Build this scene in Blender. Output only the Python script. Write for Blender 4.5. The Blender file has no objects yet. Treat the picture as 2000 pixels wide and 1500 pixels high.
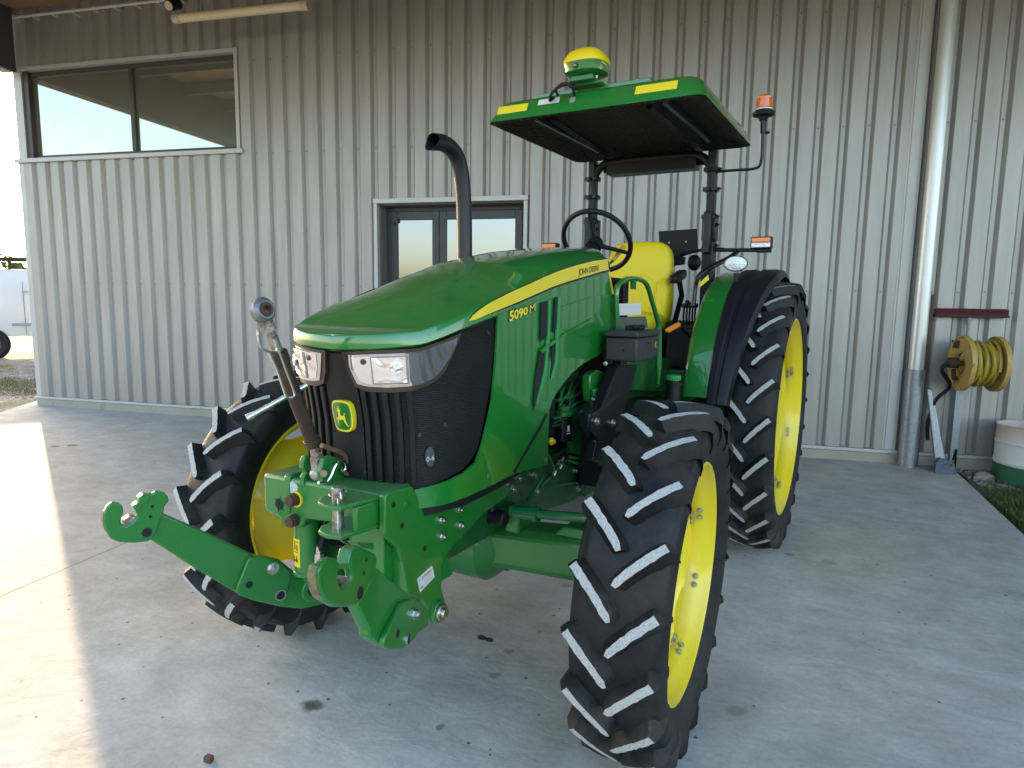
import bpy, bmesh, math, random
from mathutils import Vector, Matrix, noise
random.seed(7)
R = math.radians
S = bpy.context.scene
COL = S.collection

# ------------------------------------------------------------------ camera
FPX = 1300.93
PITCH, ROLL, YAW = 0.1296, 0.0142, -0.2519
CAM = Vector((0, -7.3775, 1.6081))
cy, sy, cp, sp = math.cos(YAW), math.sin(YAW), math.cos(PITCH), math.sin(PITCH)
FWD = Vector((sy*cp, cy*cp, -sp)); RGT0 = Vector((cy, -sy, 0)); UP0 = RGT0.cross(FWD)
RGT = math.cos(ROLL)*RGT0 + math.sin(ROLL)*UP0
UPV = -math.sin(ROLL)*RGT0 + math.cos(ROLL)*UP0
cd = bpy.data.cameras.new('camera'); cam = bpy.data.objects.new('camera', cd); COL.objects.link(cam)
cd.sensor_width = 36; cd.lens = FPX/2000*36; cd.clip_end = 2000; cd.clip_start = .05
m = Matrix((RGT, UPV, -FWD)).transposed().to_4x4(); m.translation = CAM; cam.matrix_world = m
S.camera = cam

# survey helpers: a sight line from the camera met with a known real plane gives the real point
TA = 4.4497; TL = Vector((-0.2547, -2.5545, 0))
RT = Matrix.Rotation(TA, 3, 'Z'); RTI = RT.transposed()
def ray(p): return FWD + RGT*((p[0]-1000)/FPX) - UPV*((p[1]-750)/FPX)
def W(px, py, y=None, z=None, x=None):
    v = ray((px, py)); ax, c = (0, x) if x is not None else (1, y) if y is not None else (2, z)
    return CAM + v*((c-CAM[ax])/v[ax])
CT = RTI @ (CAM-TL)
def U(px, py, X=None, Y=None, Z=None):
    v = RTI @ ray((px, py)); ax, c = (0, X) if X is not None else (1, Y) if Y is not None else (2, Z)
    return CT + v*((c-CT[ax])/v[ax])
def UP(px, py, P, N):
    v = RTI @ ray((px, py)); return CT + v*((P-CT).dot(N)/v.dot(N))

# ------------------------------------------------------------------ materials
MATS = {}
def nmat(name):
    m = bpy.data.materials.new(name); m.use_nodes = True; nt = m.node_tree
    return m, nt, nt.nodes['Principled BSDF']
def mat(name, col, rough=.5, metal=0, coat=0, bump=0, bscale=40, var=.0, vscale=6, spec=.5, emit=None, dirt=None, dscale=3, dlo=.55, dhi=.75, rvar=0, dust=0):
    if name in MATS: return MATS[name]
    m, nt, b = nmat(name); N, L = nt.nodes, nt.links
    b.inputs['Base Color'].default_value = (*col, 1); b.inputs['Roughness'].default_value = rough
    b.inputs['Metallic'].default_value = metal; b.inputs['Coat Weight'].default_value = coat
    b.inputs['Coat Roughness'].default_value = .06; b.inputs['Specular IOR Level'].default_value = spec
    tc = N.new('ShaderNodeTexCoord')
    csock = None
    if var:
        n = N.new('ShaderNodeTexNoise'); n.inputs['Scale'].default_value = vscale; n.inputs['Detail'].default_value = 6
        L.new(tc.outputs['Object'], n.inputs['Vector'])
        mx = N.new('ShaderNodeMix'); mx.data_type = 'RGBA'
        mx.inputs['A'].default_value = (*[c*(1-var) for c in col], 1); mx.inputs['B'].default_value = (*[min(1, c*(1+var)) for c in col], 1)
        L.new(n.outputs['Fac'], mx.inputs['Factor']); csock = mx.outputs['Result']
    if dirt:
        n = N.new('ShaderNodeTexNoise'); n.inputs['Scale'].default_value = dscale; n.inputs['Detail'].default_value = 9; n.inputs['Roughness'].default_value = .7
        L.new(tc.outputs['Object'], n.inputs['Vector'])
        mr = N.new('ShaderNodeMapRange'); mr.inputs['From Min'].default_value = dlo; mr.inputs['From Max'].default_value = dhi
        L.new(n.outputs['Fac'], mr.inputs['Value'])
        mx = N.new('ShaderNodeMix'); mx.data_type = 'RGBA'
        mx.inputs['A'].default_value = (*col, 1); mx.inputs['B'].default_value = (*dirt, 1)
        if csock: L.new(csock, mx.inputs['A'])
        L.new(mr.outputs['Result'], mx.inputs['Factor']); csock = mx.outputs['Result']
    if dust:
        g = N.new('ShaderNodeNewGeometry'); sx = N.new('ShaderNodeSeparateXYZ'); L.new(g.outputs['True Normal'], sx.inputs['Vector'])
        n = N.new('ShaderNodeTexNoise'); n.inputs['Scale'].default_value = 45; n.inputs['Detail'].default_value = 8; n.inputs['Roughness'].default_value = .8
        L.new(tc.outputs['Object'], n.inputs['Vector'])
        n2 = N.new('ShaderNodeTexNoise'); n2.inputs['Scale'].default_value = 3.5; n2.inputs['Detail'].default_value = 4; L.new(tc.outputs['Object'], n2.inputs['Vector'])
        a = N.new('ShaderNodeMapRange'); a.inputs['From Min'].default_value = .2; a.inputs['From Max'].default_value = 1; a.inputs['To Min'].default_value = .12; L.new(sx.outputs['Z'], a.inputs['Value'])
        c1 = N.new('ShaderNodeMapRange'); c1.inputs['From Min'].default_value = .35; c1.inputs['From Max'].default_value = .7; L.new(n.outputs['Fac'], c1.inputs['Value'])
        c2 = N.new('ShaderNodeMapRange'); c2.inputs['From Min'].default_value = .3; c2.inputs['From Max'].default_value = .7; L.new(n2.outputs['Fac'], c2.inputs['Value'])
        m1 = N.new('ShaderNodeMath'); m1.operation = 'MULTIPLY'; L.new(a.outputs['Result'], m1.inputs[0]); L.new(c1.outputs['Result'], m1.inputs[1])
        m2 = N.new('ShaderNodeMath'); m2.operation = 'MULTIPLY'; L.new(m1.outputs['Value'], m2.inputs[0]); L.new(c2.outputs['Result'], m2.inputs[1])
        m3 = N.new('ShaderNodeMath'); m3.operation = 'MULTIPLY'; L.new(m2.outputs['Value'], m3.inputs[0]); m3.inputs[1].default_value = dust
        mx = N.new('ShaderNodeMix'); mx.data_type = 'RGBA'; mx.inputs['A'].default_value = (*col, 1); mx.inputs['B'].default_value = (.24, .22, .15, 1)
        if csock: L.new(csock, mx.inputs['A'])
        L.new(m3.outputs['Value'], mx.inputs['Factor']); csock = mx.outputs['Result']
        if coat:
            cm = N.new('ShaderNodeMath'); cm.operation = 'MULTIPLY_ADD'; cm.inputs[1].default_value = -coat; cm.inputs[2].default_value = coat; L.new(m3.outputs['Value'], cm.inputs[0]); L.new(cm.outputs['Value'], b.inputs['Coat Weight'])
    if csock: L.new(csock, b.inputs['Base Color'])
    if rvar:
        n = N.new('ShaderNodeTexNoise'); n.inputs['Scale'].default_value = 5; n.inputs['Detail'].default_value = 8
        L.new(tc.outputs['Object'], n.inputs['Vector'])
        mr = N.new('ShaderNodeMapRange'); mr.inputs['To Min'].default_value = max(0, rough-rvar); mr.inputs['To Max'].default_value = rough+rvar
        mr.inputs['From Min'].default_value = .3; mr.inputs['From Max'].default_value = .7
        L.new(n.outputs['Fac'], mr.inputs['Value']); L.new(mr.outputs['Result'], b.inputs['Roughness'])
    if bump:
        n = N.new('ShaderNodeTexNoise'); n.inputs['Scale'].default_value = bscale; n.inputs['Detail'].default_value = 5
        L.new(tc.outputs['Object'], n.inputs['Vector'])
        bp = N.new('ShaderNodeBump'); bp.inputs['Strength'].default_value = bump; bp.inputs['Distance'].default_value = .01
        L.new(n.outputs['Fac'], bp.inputs['Height']); L.new(bp.outputs['Normal'], b.inputs['Normal'])
    if emit:
        b.inputs['Emission Color'].default_value = (*emit[0], 1); b.inputs['Emission Strength'].default_value = emit[1]
    MATS[name] = m; return m

GREEN = mat('green_paint', (.006, .175, .021), .3, 0, 1, dust=.35)
GREEN.node_tree.nodes['Principled BSDF'].inputs['Coat Roughness'].default_value = .03; GREEN.node_tree.nodes['Principled BSDF'].inputs['Coat IOR'].default_value = 1.65
GREENC = mat('green_cast_paint', (.007, .165, .021), .38, 0, .5, dust=.8, bump=.12, bscale=160, rvar=.1, dirt=(.06, .12, .045), dscale=5, dlo=.62, dhi=.9)
GREEND = mat('oily_green_casting', (.007, .11, .025), .42, 0, .3, bump=.3, bscale=60, var=.4, dirt=(.012, .02, .01), dscale=14, dlo=.45, dhi=.75)
YELLOW = mat('yellow_paint', (.84, .64, .014), .38, 0, .4, rvar=.1, var=.1, vscale=3, dust=.3, dirt=(.5, .34, .03), dscale=9, dlo=.66, dhi=.8)
SEATY = mat('yellow_vinyl', (.84, .64, .012), .5, 0, 0, bump=.12, bscale=200)
DECALY = mat('yellow_decal', (.88, .68, .03), .3, 0, .5)
DECALK = mat('black_decal', (.012, .012, .012), .35)
BLACKP = mat('black_plastic', (.009, .009, .011), .5, spec=.3, bump=.1, bscale=180, var=.3, vscale=8)
BLACKM = mat('black_painted_steel', (.008, .009, .012), .36, 0, .2, rvar=.1, spec=.3)
BOXG = mat('grey_black_plastic', (.03, .029, .031), .5, bump=.3, bscale=260, var=.25, vscale=20)
RUBBER = mat('tyre_rubber', (.0085, .0085, .0105), .55, spec=.3, bump=.3, bscale=26, var=.45, vscale=9, dirt=(.042, .036, .03), dscale=5, dlo=.45, dhi=.8, rvar=.12, dust=.3)
FENDR = mat('black_fender_rubber', (.007, .008, .013), .5, spec=.35, bump=.15, bscale=120, rvar=.1, var=.2)
WORN = mat('worn_lug_top', (.52, .51, .48), .9, bump=.8, bscale=150, var=.25, vscale=150, dirt=(.27, .26, .245), dscale=170, dlo=.5, dhi=.68)
CHROME = mat('chrome', (.85, .85, .87), .05, 1)
ZINC = mat('zinc_bolt', (.6, .59, .55), .28, 1, var=.3, vscale=40, bump=.2, bscale=90)
STEELW = mat('worn_steel', (.4, .38, .35), .42, .8, bump=.4, bscale=80, dirt=(.16, .09, .05), dscale=30, dlo=.45, dhi=.65)
RUST = mat('rusty_brown_steel', (.11, .06, .035), .6, .5, bump=.4, bscale=110, dirt=(.05, .04, .035), dscale=30, dlo=.4, dhi=.7)
WHITEL = mat('white_label', (.72, .71, .66), .5)
AMBER = mat('amber_lens', (.85, .16, .01), .12, 0, .8)
CLEARL = mat('clear_lens', (.75, .76, .78), .15, .3, .6, bump=.6, bscale=90)
ORANGE = mat('orange_plastic', (.85, .25, .02), .4)
HOLE = mat('dark_hole', (.006, .006, .006), .8)
GALV = mat('galvanised_steel', (.30, .33, .37), .42, .75, var=.35, vscale=35, bump=.15, bscale=50)
ZPIPE = mat('zinc_downpipe', (.7, .71, .73), .33, .45, var=.06)
DARKG = mat('anthracite_frame', (.045, .048, .055), .42, 0, 0, rvar=.05)
RED = mat('red_plastic', (.4, .02, .03), .4)

def wall_mat():
    m, nt, b = nmat('silver_cladding'); N, L = nt.nodes, nt.links
    tc = N.new('ShaderNodeTexCoord')
    mp = N.new('ShaderNodeMapping'); mp.inputs['Scale'].default_value = (3, 3, .35); L.new(tc.outputs['Object'], mp.inputs['Vector'])
    n = N.new('ShaderNodeTexNoise'); n.inputs['Scale'].default_value = 2.5; n.inputs['Detail'].default_value = 8; n.inputs['Roughness'].default_value = .65
    L.new(mp.outputs['Vector'], n.inputs['Vector'])
    n2 = N.new('ShaderNodeTexNoise'); n2.inputs['Scale'].default_value = 220; L.new(tc.outputs['Object'], n2.inputs['Vector'])
    r = N.new('ShaderNodeValToRGB'); r.color_ramp.elements[0].color = (.385, .37, .36, 1); r.color_ramp.elements[1].color = (.50, .48, .465, 1)
    r.color_ramp.elements[0].position = .3; r.color_ramp.elements[1].position = .7
    L.new(n.outputs['Fac'], r.inputs['Fac'])
    mx = N.new('ShaderNodeMix'); mx.data_type = 'RGBA'; mx.blend_type = 'MULTIPLY'; mx.inputs['Factor'].default_value = .25
    L.new(r.outputs['Color'], mx.inputs['A']); L.new(n2.outputs['Color'], mx.inputs['B'])
    # dusty splash band near the slab
    sx = N.new('ShaderNodeSeparateXYZ'); L.new(tc.outputs['Object'], sx.inputs['Vector'])
    mr = N.new('ShaderNodeMapRange'); mr.inputs['From Min'].default_value = .75; mr.inputs['From Max'].default_value = .1
    mr.inputs['To Max'].default_value = .35
    L.new(sx.outputs['Z'], mr.inputs['Value'])
    mm = N.new('ShaderNodeMath'); mm.operation = 'MULTIPLY'; L.new(mr.outputs['Result'], mm.inputs[0]); L.new(n.outputs['Fac'], mm.inputs[1])
    m3 = N.new('ShaderNodeMix'); m3.data_type = 'RGBA'; m3.inputs['B'].default_value = (.3, .27, .23, 1)
    L.new(mx.outputs['Result'], m3.inputs['A']); L.new(mm.outputs['Value'], m3.inputs['Factor'])
    L.new(m3.outputs['Result'], b.inputs['Base Color'])
    b.inputs['Metallic'].default_value = .4; b.inputs['Roughness'].default_value = .42
    bp = N.new('ShaderNodeBump'); bp.inputs['Strength'].default_value = .12; bp.inputs['Distance'].default_value = .004
    n3 = N.new('ShaderNodeTexNoise'); n3.inputs['Scale'].default_value = 3; L.new(tc.outputs['Object'], n3.inputs['Vector'])
    L.new(n3.outputs['Fac'], bp.inputs['Height']); L.new(bp.outputs['Normal'], b.inputs['Normal'])
    return m
CLAD = wall_mat()
TRIM = mat('silver_trim', (.52, .52, .51), .42, .2, var=.1, vscale=3)

def concrete_mat(stains):
    m, nt, b = nmat('polished_concrete'); N, L = nt.nodes, nt.links
    tc = N.new('ShaderNodeTexCoord')
    def noise_(sc, det=8, ro=.6, vec=None, stretch=None, dist=0):
        n = N.new('ShaderNodeTexNoise'); n.inputs['Scale'].default_value = sc; n.inputs['Detail'].default_value = det; n.inputs['Roughness'].default_value = ro
        n.inputs['Distortion'].default_value = dist
        if stretch:
            mp = N.new('ShaderNodeMapping'); mp.inputs['Scale'].default_value = stretch; mp.inputs['Rotation'].default_value = (0, 0, R(25))
            L.new(tc.outputs['Object'], mp.inputs['Vector']); L.new(mp.outputs['Vector'], n.inputs['Vector'])
        else: L.new(tc.outputs['Object'], n.inputs['Vector'])
        return n
    def ramp(src, p0, c0, p1, c1):
        r = N.new('ShaderNodeValToRGB'); r.color_ramp.elements[0].position = p0; r.color_ramp.elements[1].position = p1
        r.color_ramp.elements[0].color = (*c0, 1); r.color_ramp.elements[1].color = (*c1, 1); L.new(src, r.inputs['Fac']); return r
    def mixc(a, bcol, fac, blend='MIX'):
        x = N.new('ShaderNodeMix'); x.data_type = 'RGBA'; x.blend_type = blend
        L.new(a, x.inputs['A'])
        if isinstance(bcol, tuple): x.inputs['B'].default_value = (*bcol, 1)
        else: L.new(bcol, x.inputs['B'])
        if isinstance(fac, float): x.inputs['Factor'].default_value = fac
        else: L.new(fac, x.inputs['Factor'])
        return x.outputs['Result']
    big = noise_(.55, 6, .6, dist=.6)
    base = ramp(big.outputs['Fac'], .3, (.50, .485, .45), .72, (.60, .585, .545)).outputs['Color']
    sm = noise_(3.4, 12, .72, stretch=(1, 1.2, 1), dist=.15)
    base = mixc(base, ramp(sm.outputs['Fac'], .35, (.66, .655, .64), .65, (1.1, 1.09, 1.07)).outputs['Color'], .75, 'MULTIPLY')
    fine = noise_(45, 6, .75)
    base = mixc(base, ramp(fine.outputs['Fac'], .3, (.74, .74, .74), .7, (1.14, 1.14, 1.14)).outputs['Color'], .6, 'MULTIPLY')
    # brownish dusty areas
    dn = noise_(1.1, 7, .7, dist=.4)
    base = mixc(base, (.30, .24, .17), ramp(dn.outputs['Fac'], .55, (0, 0, 0), .8, (.55, .55, .55)).outputs['Color'])
    # dark specks
    v = N.new('ShaderNodeTexVoronoi'); v.inputs['Scale'].default_value = 9; L.new(tc.outputs['Object'], v.inputs['Vector'])
    gate = noise_(1.3, 3, .5)
    sub = N.new('ShaderNodeMath'); sub.operation = 'MULTIPLY_ADD'; L.new(gate.outputs['Fac'], sub.inputs[0]); sub.inputs[1].default_value = -.115; L.new(v.outputs['Distance'], sub.inputs[2])
    spk = ramp(sub.outputs['Value'], .0, (.8, .8, .8), .018, (0, 0, 0))
    base = mixc(base, (.06, .055, .05), spk.outputs['Color'])
    # oil stains of their own shape
    wob = noise_(6, 5, .6)
    wsub = N.new('ShaderNodeVectorMath'); wsub.operation = 'SUBTRACT'; L.new(wob.outputs['Color'], wsub.inputs[0]); wsub.inputs[1].default_value = (.5, .5, .5)
    wsc = N.new('ShaderNodeVectorMath'); wsc.operation = 'SCALE'; L.new(wsub.outputs['Vector'], wsc.inputs[0]); wsc.inputs['Scale'].default_value = .12
    wad = N.new('ShaderNodeVectorMath'); wad.operation = 'ADD'; L.new(tc.outputs['Object'], wad.inputs[0]); L.new(wsc.outputs['Vector'], wad.inputs[1])
    for (x, y, rr, st, col, soft) in stains:
        d = N.new('ShaderNodeVectorMath'); d.operation = 'DISTANCE'; L.new(wad.outputs['Vector'], d.inputs[0]); d.inputs[1].default_value = (x, y, 0)
        mr = N.new('ShaderNodeMapRange'); mr.interpolation_type = 'SMOOTHSTEP'
        mr.inputs['From Min'].default_value = rr; mr.inputs['From Max'].default_value = rr*(1-soft); mr.inputs['To Max'].default_value = st
        L.new(d.outputs['Value'], mr.inputs['Value']); base = mixc(base, col, mr.outputs['Result'])
    L.new(base, b.inputs['Base Color'])
    rr_ = N.new('ShaderNodeMapRange'); rr_.inputs['To Min'].default_value = .72; rr_.inputs['To Max'].default_value = .92; b.inputs['Specular IOR Level'].default_value = .22; L.new(sm.outputs['Fac'], rr_.inputs['Value'])
    L.new(rr_.outputs['Result'], b.inputs['Roughness'])
    hb = noise_(3.6, 8, .6, stretch=(1, 1.8, 1), dist=.6)
    bp = N.new('ShaderNodeBump'); bp.inputs['Strength'].default_value = .5; bp.inputs['Distance'].default_value = .016
    L.new(hb.outputs['Fac'], bp.inputs['Height'])
    bp2 = N.new('ShaderNodeBump'); bp2.inputs['Strength'].default_value = .25; bp2.inputs['Distance'].default_value = .004
    L.new(fine.outputs['Fac'], bp2.inputs['Height']); L.new(bp.outputs['Normal'], bp2.inputs['Normal'])
    L.new(bp2.outputs['Normal'], b.inputs['Normal'])
    return m

# ------------------------------------------------------------------ mesh builder
def tag(o, label=None, cat=None, group=None, kind=None):
    if label: o['label'] = label
    if cat: o['category'] = cat
    if group: o['group'] = group
    if kind: o['kind'] = kind
    return o
def frame_of(d):
    d = d.normalized(); a = Vector((0, 0, 1)) if abs(d.z) < .9 else Vector((1, 0, 0))
    x = a.cross(d).normalized(); return x, d.cross(x)
def crom(P, n=6, closed=False):
    P = [Vector(p) for p in P]; out = []
    N = len(P)
    for i in range(N-1):
        p0 = P[max(0, i-1)]; p1 = P[i]; p2 = P[i+1]; p3 = P[min(N-1, i+2)]
        for k in range(n):
            t = k/n
            out.append(.5*((2*p1)+(p2-p0)*t+(2*p0-5*p1+4*p2-p3)*t*t+(3*p1-p0-3*p2+p3)*t**3))
    out.append(P[-1]); return out
class MB:
    def __init__(s): s.v = []; s.f = []; s.mi = []; s.cur = 0
    def add(s, vs, fs, mi=None):
        o = len(s.v); s.v += [Vector(v) for v in vs]; s.f += [[i+o for i in f] for f in fs]; s.mi += [s.cur if mi is None else mi]*len(fs); return s
    def box(s, x0, x1, y0, y1, z0, z1, M=None):
        vs = [Vector((x, y, z)) for x in (x0, x1) for y in (y0, y1) for z in (z0, z1)]
        if M: vs = [M @ v for v in vs]
        return s.add(vs, [(0, 1, 3, 2), (4, 6, 7, 5), (0, 4, 5, 1), (2, 3, 7, 6), (0, 2, 6, 4), (1, 5, 7, 3)])
    def prism(s, pts, vec, mi=None):
        pts = [Vector(p) for p in pts]; vec = Vector(vec); n = len(pts)
        return s.add(pts+[p+vec for p in pts], [list(range(n)), list(range(2*n-1, n-1, -1))]+[(i, i+n, (i+1) % n+n, (i+1) % n) for i in range(n)], mi)
    def loft(s, rings, caps=True, closed=True, mi=None):
        n = len(rings[0]); vs = [p for r in rings for p in r]; fs = []
        for k in range(len(rings)-1):
            for i in range(n if closed else n-1):
                j = (i+1) % n; fs.append((k*n+i, k*n+j, (k+1)*n+j, (k+1)*n+i))
        if caps: fs.append(list(range(n-1, -1, -1))); fs.append([(len(rings)-1)*n+i for i in range(n)])
        return s.add(vs, fs, mi)
    def tube(s, pts, r, n=10, mi=None, caps=True):
        pts = [Vector(p) for p in pts]; rings = []; x = None
        for i, p in enumerate(pts):
            d = (pts[min(i+1, len(pts)-1)]-pts[max(i-1, 0)]).normalized()
            if x is None: x, y = frame_of(d)
            else: x = (x-d*x.dot(d)).normalized(); y = d.cross(x)
            rr = r[i] if isinstance(r, (list, tuple)) else r
            rings.append([p+(x*math.cos(2*math.pi*k/n)+y*math.sin(2*math.pi*k/n))*rr for k in range(n)])
        return s.loft(rings, caps, True, mi)
    def cyl(s, a, b, r, n=20, r2=None, mi=None): return s.tube([a, b], [r, r if r2 is None else r2], n, mi)
    def lathe(s, prof, o, ax, n=48, mi=None, closed=False):
        # prof: (axial, radius); closed profile loops to itself
        x, y = frame_of(Vector(ax)); a = Vector(ax).normalized(); o = Vector(o)
        rings = [[o+a*h+(x*math.cos(2*math.pi*k/n)+y*math.sin(2*math.pi*k/n))*r for k in range(n)] for h, r in prof]
        if closed: rings.append(rings[0])
        return s.loft(rings, not closed and prof[0][1] > 1e-4 and False, True, mi)
    def hexb(s, p, d, r, h, washer=True, mi=None):
        p = Vector(p); d = Vector(d).normalized()
        if washer: s.cyl(p-d*.001, p+d*h*.25, r*1.35, 16, mi=mi)
        s.cyl(p, p+d*h, r*1.05, 6, mi=mi); s.cyl(p+d*h, p+d*h*1.35, r*.55, 10, mi=mi); return s
    def ball(s, c, r, n=14, sc=(1, 1, 1), mi=None):
        c = Vector(c); rings = []
        for i in range(1, n):
            t = math.pi*i/n
            rings.append([c+Vector((r*sc[0]*math.sin(t)*math.cos(2*math.pi*k/(2*n)), r*sc[1]*math.sin(t)*math.sin(2*math.pi*k/(2*n)), r*sc[2]*math.cos(t))) for k in range(2*n)])
        return s.loft(rings, True, True, mi)
    def build(s, name, mats, parent=None, bevel=0, smooth=35, seg=2, loc=None, rot=None):
        me = bpy.data.meshes.new(name); me.from_pydata([tuple(v) for v in s.v], [], s.f); 
        mats = mats if isinstance(mats, (list, tuple)) else [mats]
        for m in mats: me.materials.append(m)
        me.polygons.foreach_set('material_index', s.mi)
        bm = bmesh.new(); bm.from_mesh(me); bmesh.ops.recalc_face_normals(bm, faces=bm.faces); bm.to_mesh(me); bm.free()
        if smooth: me.shade_smooth(); me.set_sharp_from_angle(angle=R(smooth))
        me.update()
        o = bpy.data.objects.new(name, me); COL.objects.link(o)
        if parent: o.parent = parent
        if loc is not None: o.location = loc
        if rot is not None: o.rotation_euler = rot
        if bevel:
            b = o.modifiers.new('bevel', 'BEVEL'); b.width = bevel; b.segments = seg; b.limit_method = 'ANGLE'; b.angle_limit = R(30); b.harden_normals = False
        return o
def empty(name, loc=(0, 0, 0), rz=0, label=None, cat=None, group=None, parent=None):
    o = bpy.data.objects.new(name, None); COL.objects.link(o); o.location = loc; o.rotation_euler = (0, 0, rz); o.empty_display_size = .2
    if parent: o.parent = parent
    tag(o, label, cat, group); return o
def text_mesh(s, size, depth=.0012, bold=0, shear=0, spacing=1, xs=1):
    c = bpy.data.curves.new('txt', 'FONT'); c.body = s; c.size = size; c.extrude = depth; c.offset = bold; c.shear = shear; c.space_character = spacing
    c.align_x = 'LEFT'; c.resolution_u = 4
    o = bpy.data.objects.new('txt', c); COL.objects.link(o); bpy.context.view_layer.update()
    me = bpy.data.meshes.new_from_object(o.evaluated_get(bpy.context.evaluated_depsgraph_get()))
    COL.objects.unlink(o); bpy.data.objects.remove(o); bpy.data.curves.remove(c)
    for v in me.vertices: v.co.x *= xs
    return me
def text_obj(name, s, size, material, parent, M, **k):
    me = text_mesh(s, size, **k); me.transform(M); me.materials.clear(); me.materials.append(material); me.name = name
    o = bpy.data.objects.new(name, me); COL.objects.link(o); o.parent = parent; return o
def basis(o, x, y):
    x = Vector(x).normalized(); y = Vector(y); y = (y-x*y.dot(x)).normalized(); z = x.cross(y)
    m = Matrix((x, y, z)).transposed().to_4x4(); m.translation = o; return m
#PART2
# ------------------------------------------------------------------ the building
XL = -8.81; XR = 11.0; PITCHR = .22656; X0 = -8.5577; ZT = 5.25
WX0, WX1, WZ0, WZ1 = XL, -5.40, 3.34, 4.50
DX0, DX1, DZ1 = -3.545, -1.783, 2.69
bld = empty('warehouse', (0, 0, 0), 0, 'silver ribbed metal hall with a corner window and grey glazed doors', 'building')
def prof_y(x):
    t = ((x-X0)/PITCHR+.5) % 1-.5; a = abs(t)*PITCHR
    if a <= .019: return 0.0
    if a <= .048: return -.042*(a-.019)/.029
    return -.042
def clad():
    xs = {XL, XR, WX1, DX0, DX1}
    k = int((XL-X0)/PITCHR)-1
    while X0+k*PITCHR < XR+PITCHR:
        for d in (-.048, -.019, .019, .048):
            x = X0+k*PITCHR+d
            if XL < x < XR: xs.add(x)
        k += 1
    xs = sorted(xs); mb = MB()
    for a, b in zip(xs, xs[1:]):
        if b-a < 1e-5: continue
        c = (a+b)/2; iv = [(.135, ZT+.3)]
        if c < WX1: iv = [(.135, WZ0), (WZ1, ZT+.3)]
        if DX0 < c < DX1: iv = [(DZ1, ZT+.3)]
        for z0, z1 in iv:
            n = 1; ya, yb = prof_y(a+1e-6), prof_y(b-1e-6)
            mb.add([(a, ya, z0), (b, yb, z0), (b, yb, z1), (a, ya, z1)], [(0, 1, 2, 3)])
    bm_ = mb.build('cladding', CLAD, bld, smooth=0); return bm_
clad()
# light backing behind the cladding keeps daylight out; side wall and rear part of the hall
mb = MB()
mb.box(XL+.01, WX1-.02, .05, .2, 0, WZ0-.03); mb.box(XL+.01, WX1-.02, .05, .2, WZ1+.03, ZT+.3)
mb.box(WX1-.02, DX0-.02, .05, .2, 0, ZT+.3); mb.box(DX0-.02, DX1+.02, .05, .2, DZ1+.06, ZT+.3); mb.box(DX1+.02, XR, .05, .2, 0, ZT+.3)
mb.box(XL+.012, XL+.15, .21, 9, 0, WZ0-.03); mb.box(XL+.012, XL+.15, .21, 9, WZ1+.03, ZT+.3); mb.box(XL+.012, XL+.15, 2.2, 9, WZ0-.03, WZ1+.03)
mb.box(XL+.16, XR, 8.9, 9, 0, ZT+.3); mb.box(XR-.1, XR-.001, .21, 8.89, 0, ZT+.3)
mb.build('inner_wall', mat('inner_lining', (.25, .25, .24), .8), bld, smooth=0)
mb = MB()
for row, (px1, py1) in enumerate([(560, 112), (560, 297), (560, 557)]):
    z = W(px1, py1, y=0).z
    for k in range(0, 90):
        x = X0+k*PITCHR
        if x > XR or (row == 1 and x < WX1) or (row == 0 and x < WX1) or (DX0-.05 < x < DX1+.05 and z < DZ1): continue
        mb.hexb((x, 0, z+.004*math.sin(k*2.3)), (0, -1, 0), .0065, .006)
o = mb.build('cladding_screw', mat('screw_head', (.22, .22, .22), .5, .5), bld); o['kind'] = 'stuff'
# plinth, base flashing, corner trim
mb = MB(); mb.box(XL-.01, XR, -.045, .045, -.06, .095)
mb.build('plinth', mat('plinth_concrete', (.38, .35, .29), .85, bump=.5, bscale=30, var=.2, vscale=4, dirt=(.2, .17, .12), dscale=5), bld, bevel=.006)
mb = MB(); mb.box(XL-.015, DX0-.005, -.062, .045, .1, .132); mb.box(DX1+.005, XR, -.062, .045, .1, .132)
mb.build('base_flashing', TRIM, bld, bevel=.003)
mb = MB(); mb.box(XL-.012, XL+.075, -.041, .045, .134, WZ0-.035); mb.box(XL-.012, XL+.075, -.041, .045, WZ1+.035, ZT)
mb.build('corner_trim', TRIM, bld, bevel=.004)
# corner window
win = MB()
win.box(XL-.05, WX1+.09, -.075, .1, WZ0-.032, WZ0+.022)
ws = win.build('window_sill', TRIM, bld, bevel=.004)
mb = MB(); mb.box(XL-.02, WX1+.055, -.055, .1, WZ1-.015, WZ1+.03); mb.box(WX1-.002, WX1+.045, -.052, .1, WZ0+.024, WZ1-.017)
mb.build('window_trim', TRIM, bld, bevel=.003)
fm = MB(); y0, y1 = .03, .1
fm.box(XL+.13, XL+.22, -.01, .1, WZ0+.024, WZ1-.017)
fm.box(XL+.222, WX1-.004, y0, y1, WZ0+.024, WZ0+.073); fm.box(XL+.222, WX1-.004, y0, y1, WZ1-.078, WZ1-.018)
xm = W(262, 220, y=.05).x
fm.box(xm-.032, xm+.032, y0-.008, y1, WZ0+.075, WZ1-.08)
fm.box(WX1-.045, WX1-.004, y0, y1, WZ0+.075, WZ1-.08)
wf = fm.build('window_frame', mat('dark_window_frame', (.06, .05, .05), .45), bld, bevel=.003)
GLASSW = mat('tinted_window_glass', (.56, .56, .47), .02, .82, dirt=(.48, .50, .41), dscale=2.5, dlo=.45, dhi=.8)
GLASSD = mat('door_glass', (.27, .29, .33), .01, 1)
g1 = MB(); g1.box(XL+.221, xm-.033, .06, .068, WZ0+.074, WZ1-.079); g1.build('pane', GLASSW, wf, smooth=0)
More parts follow.
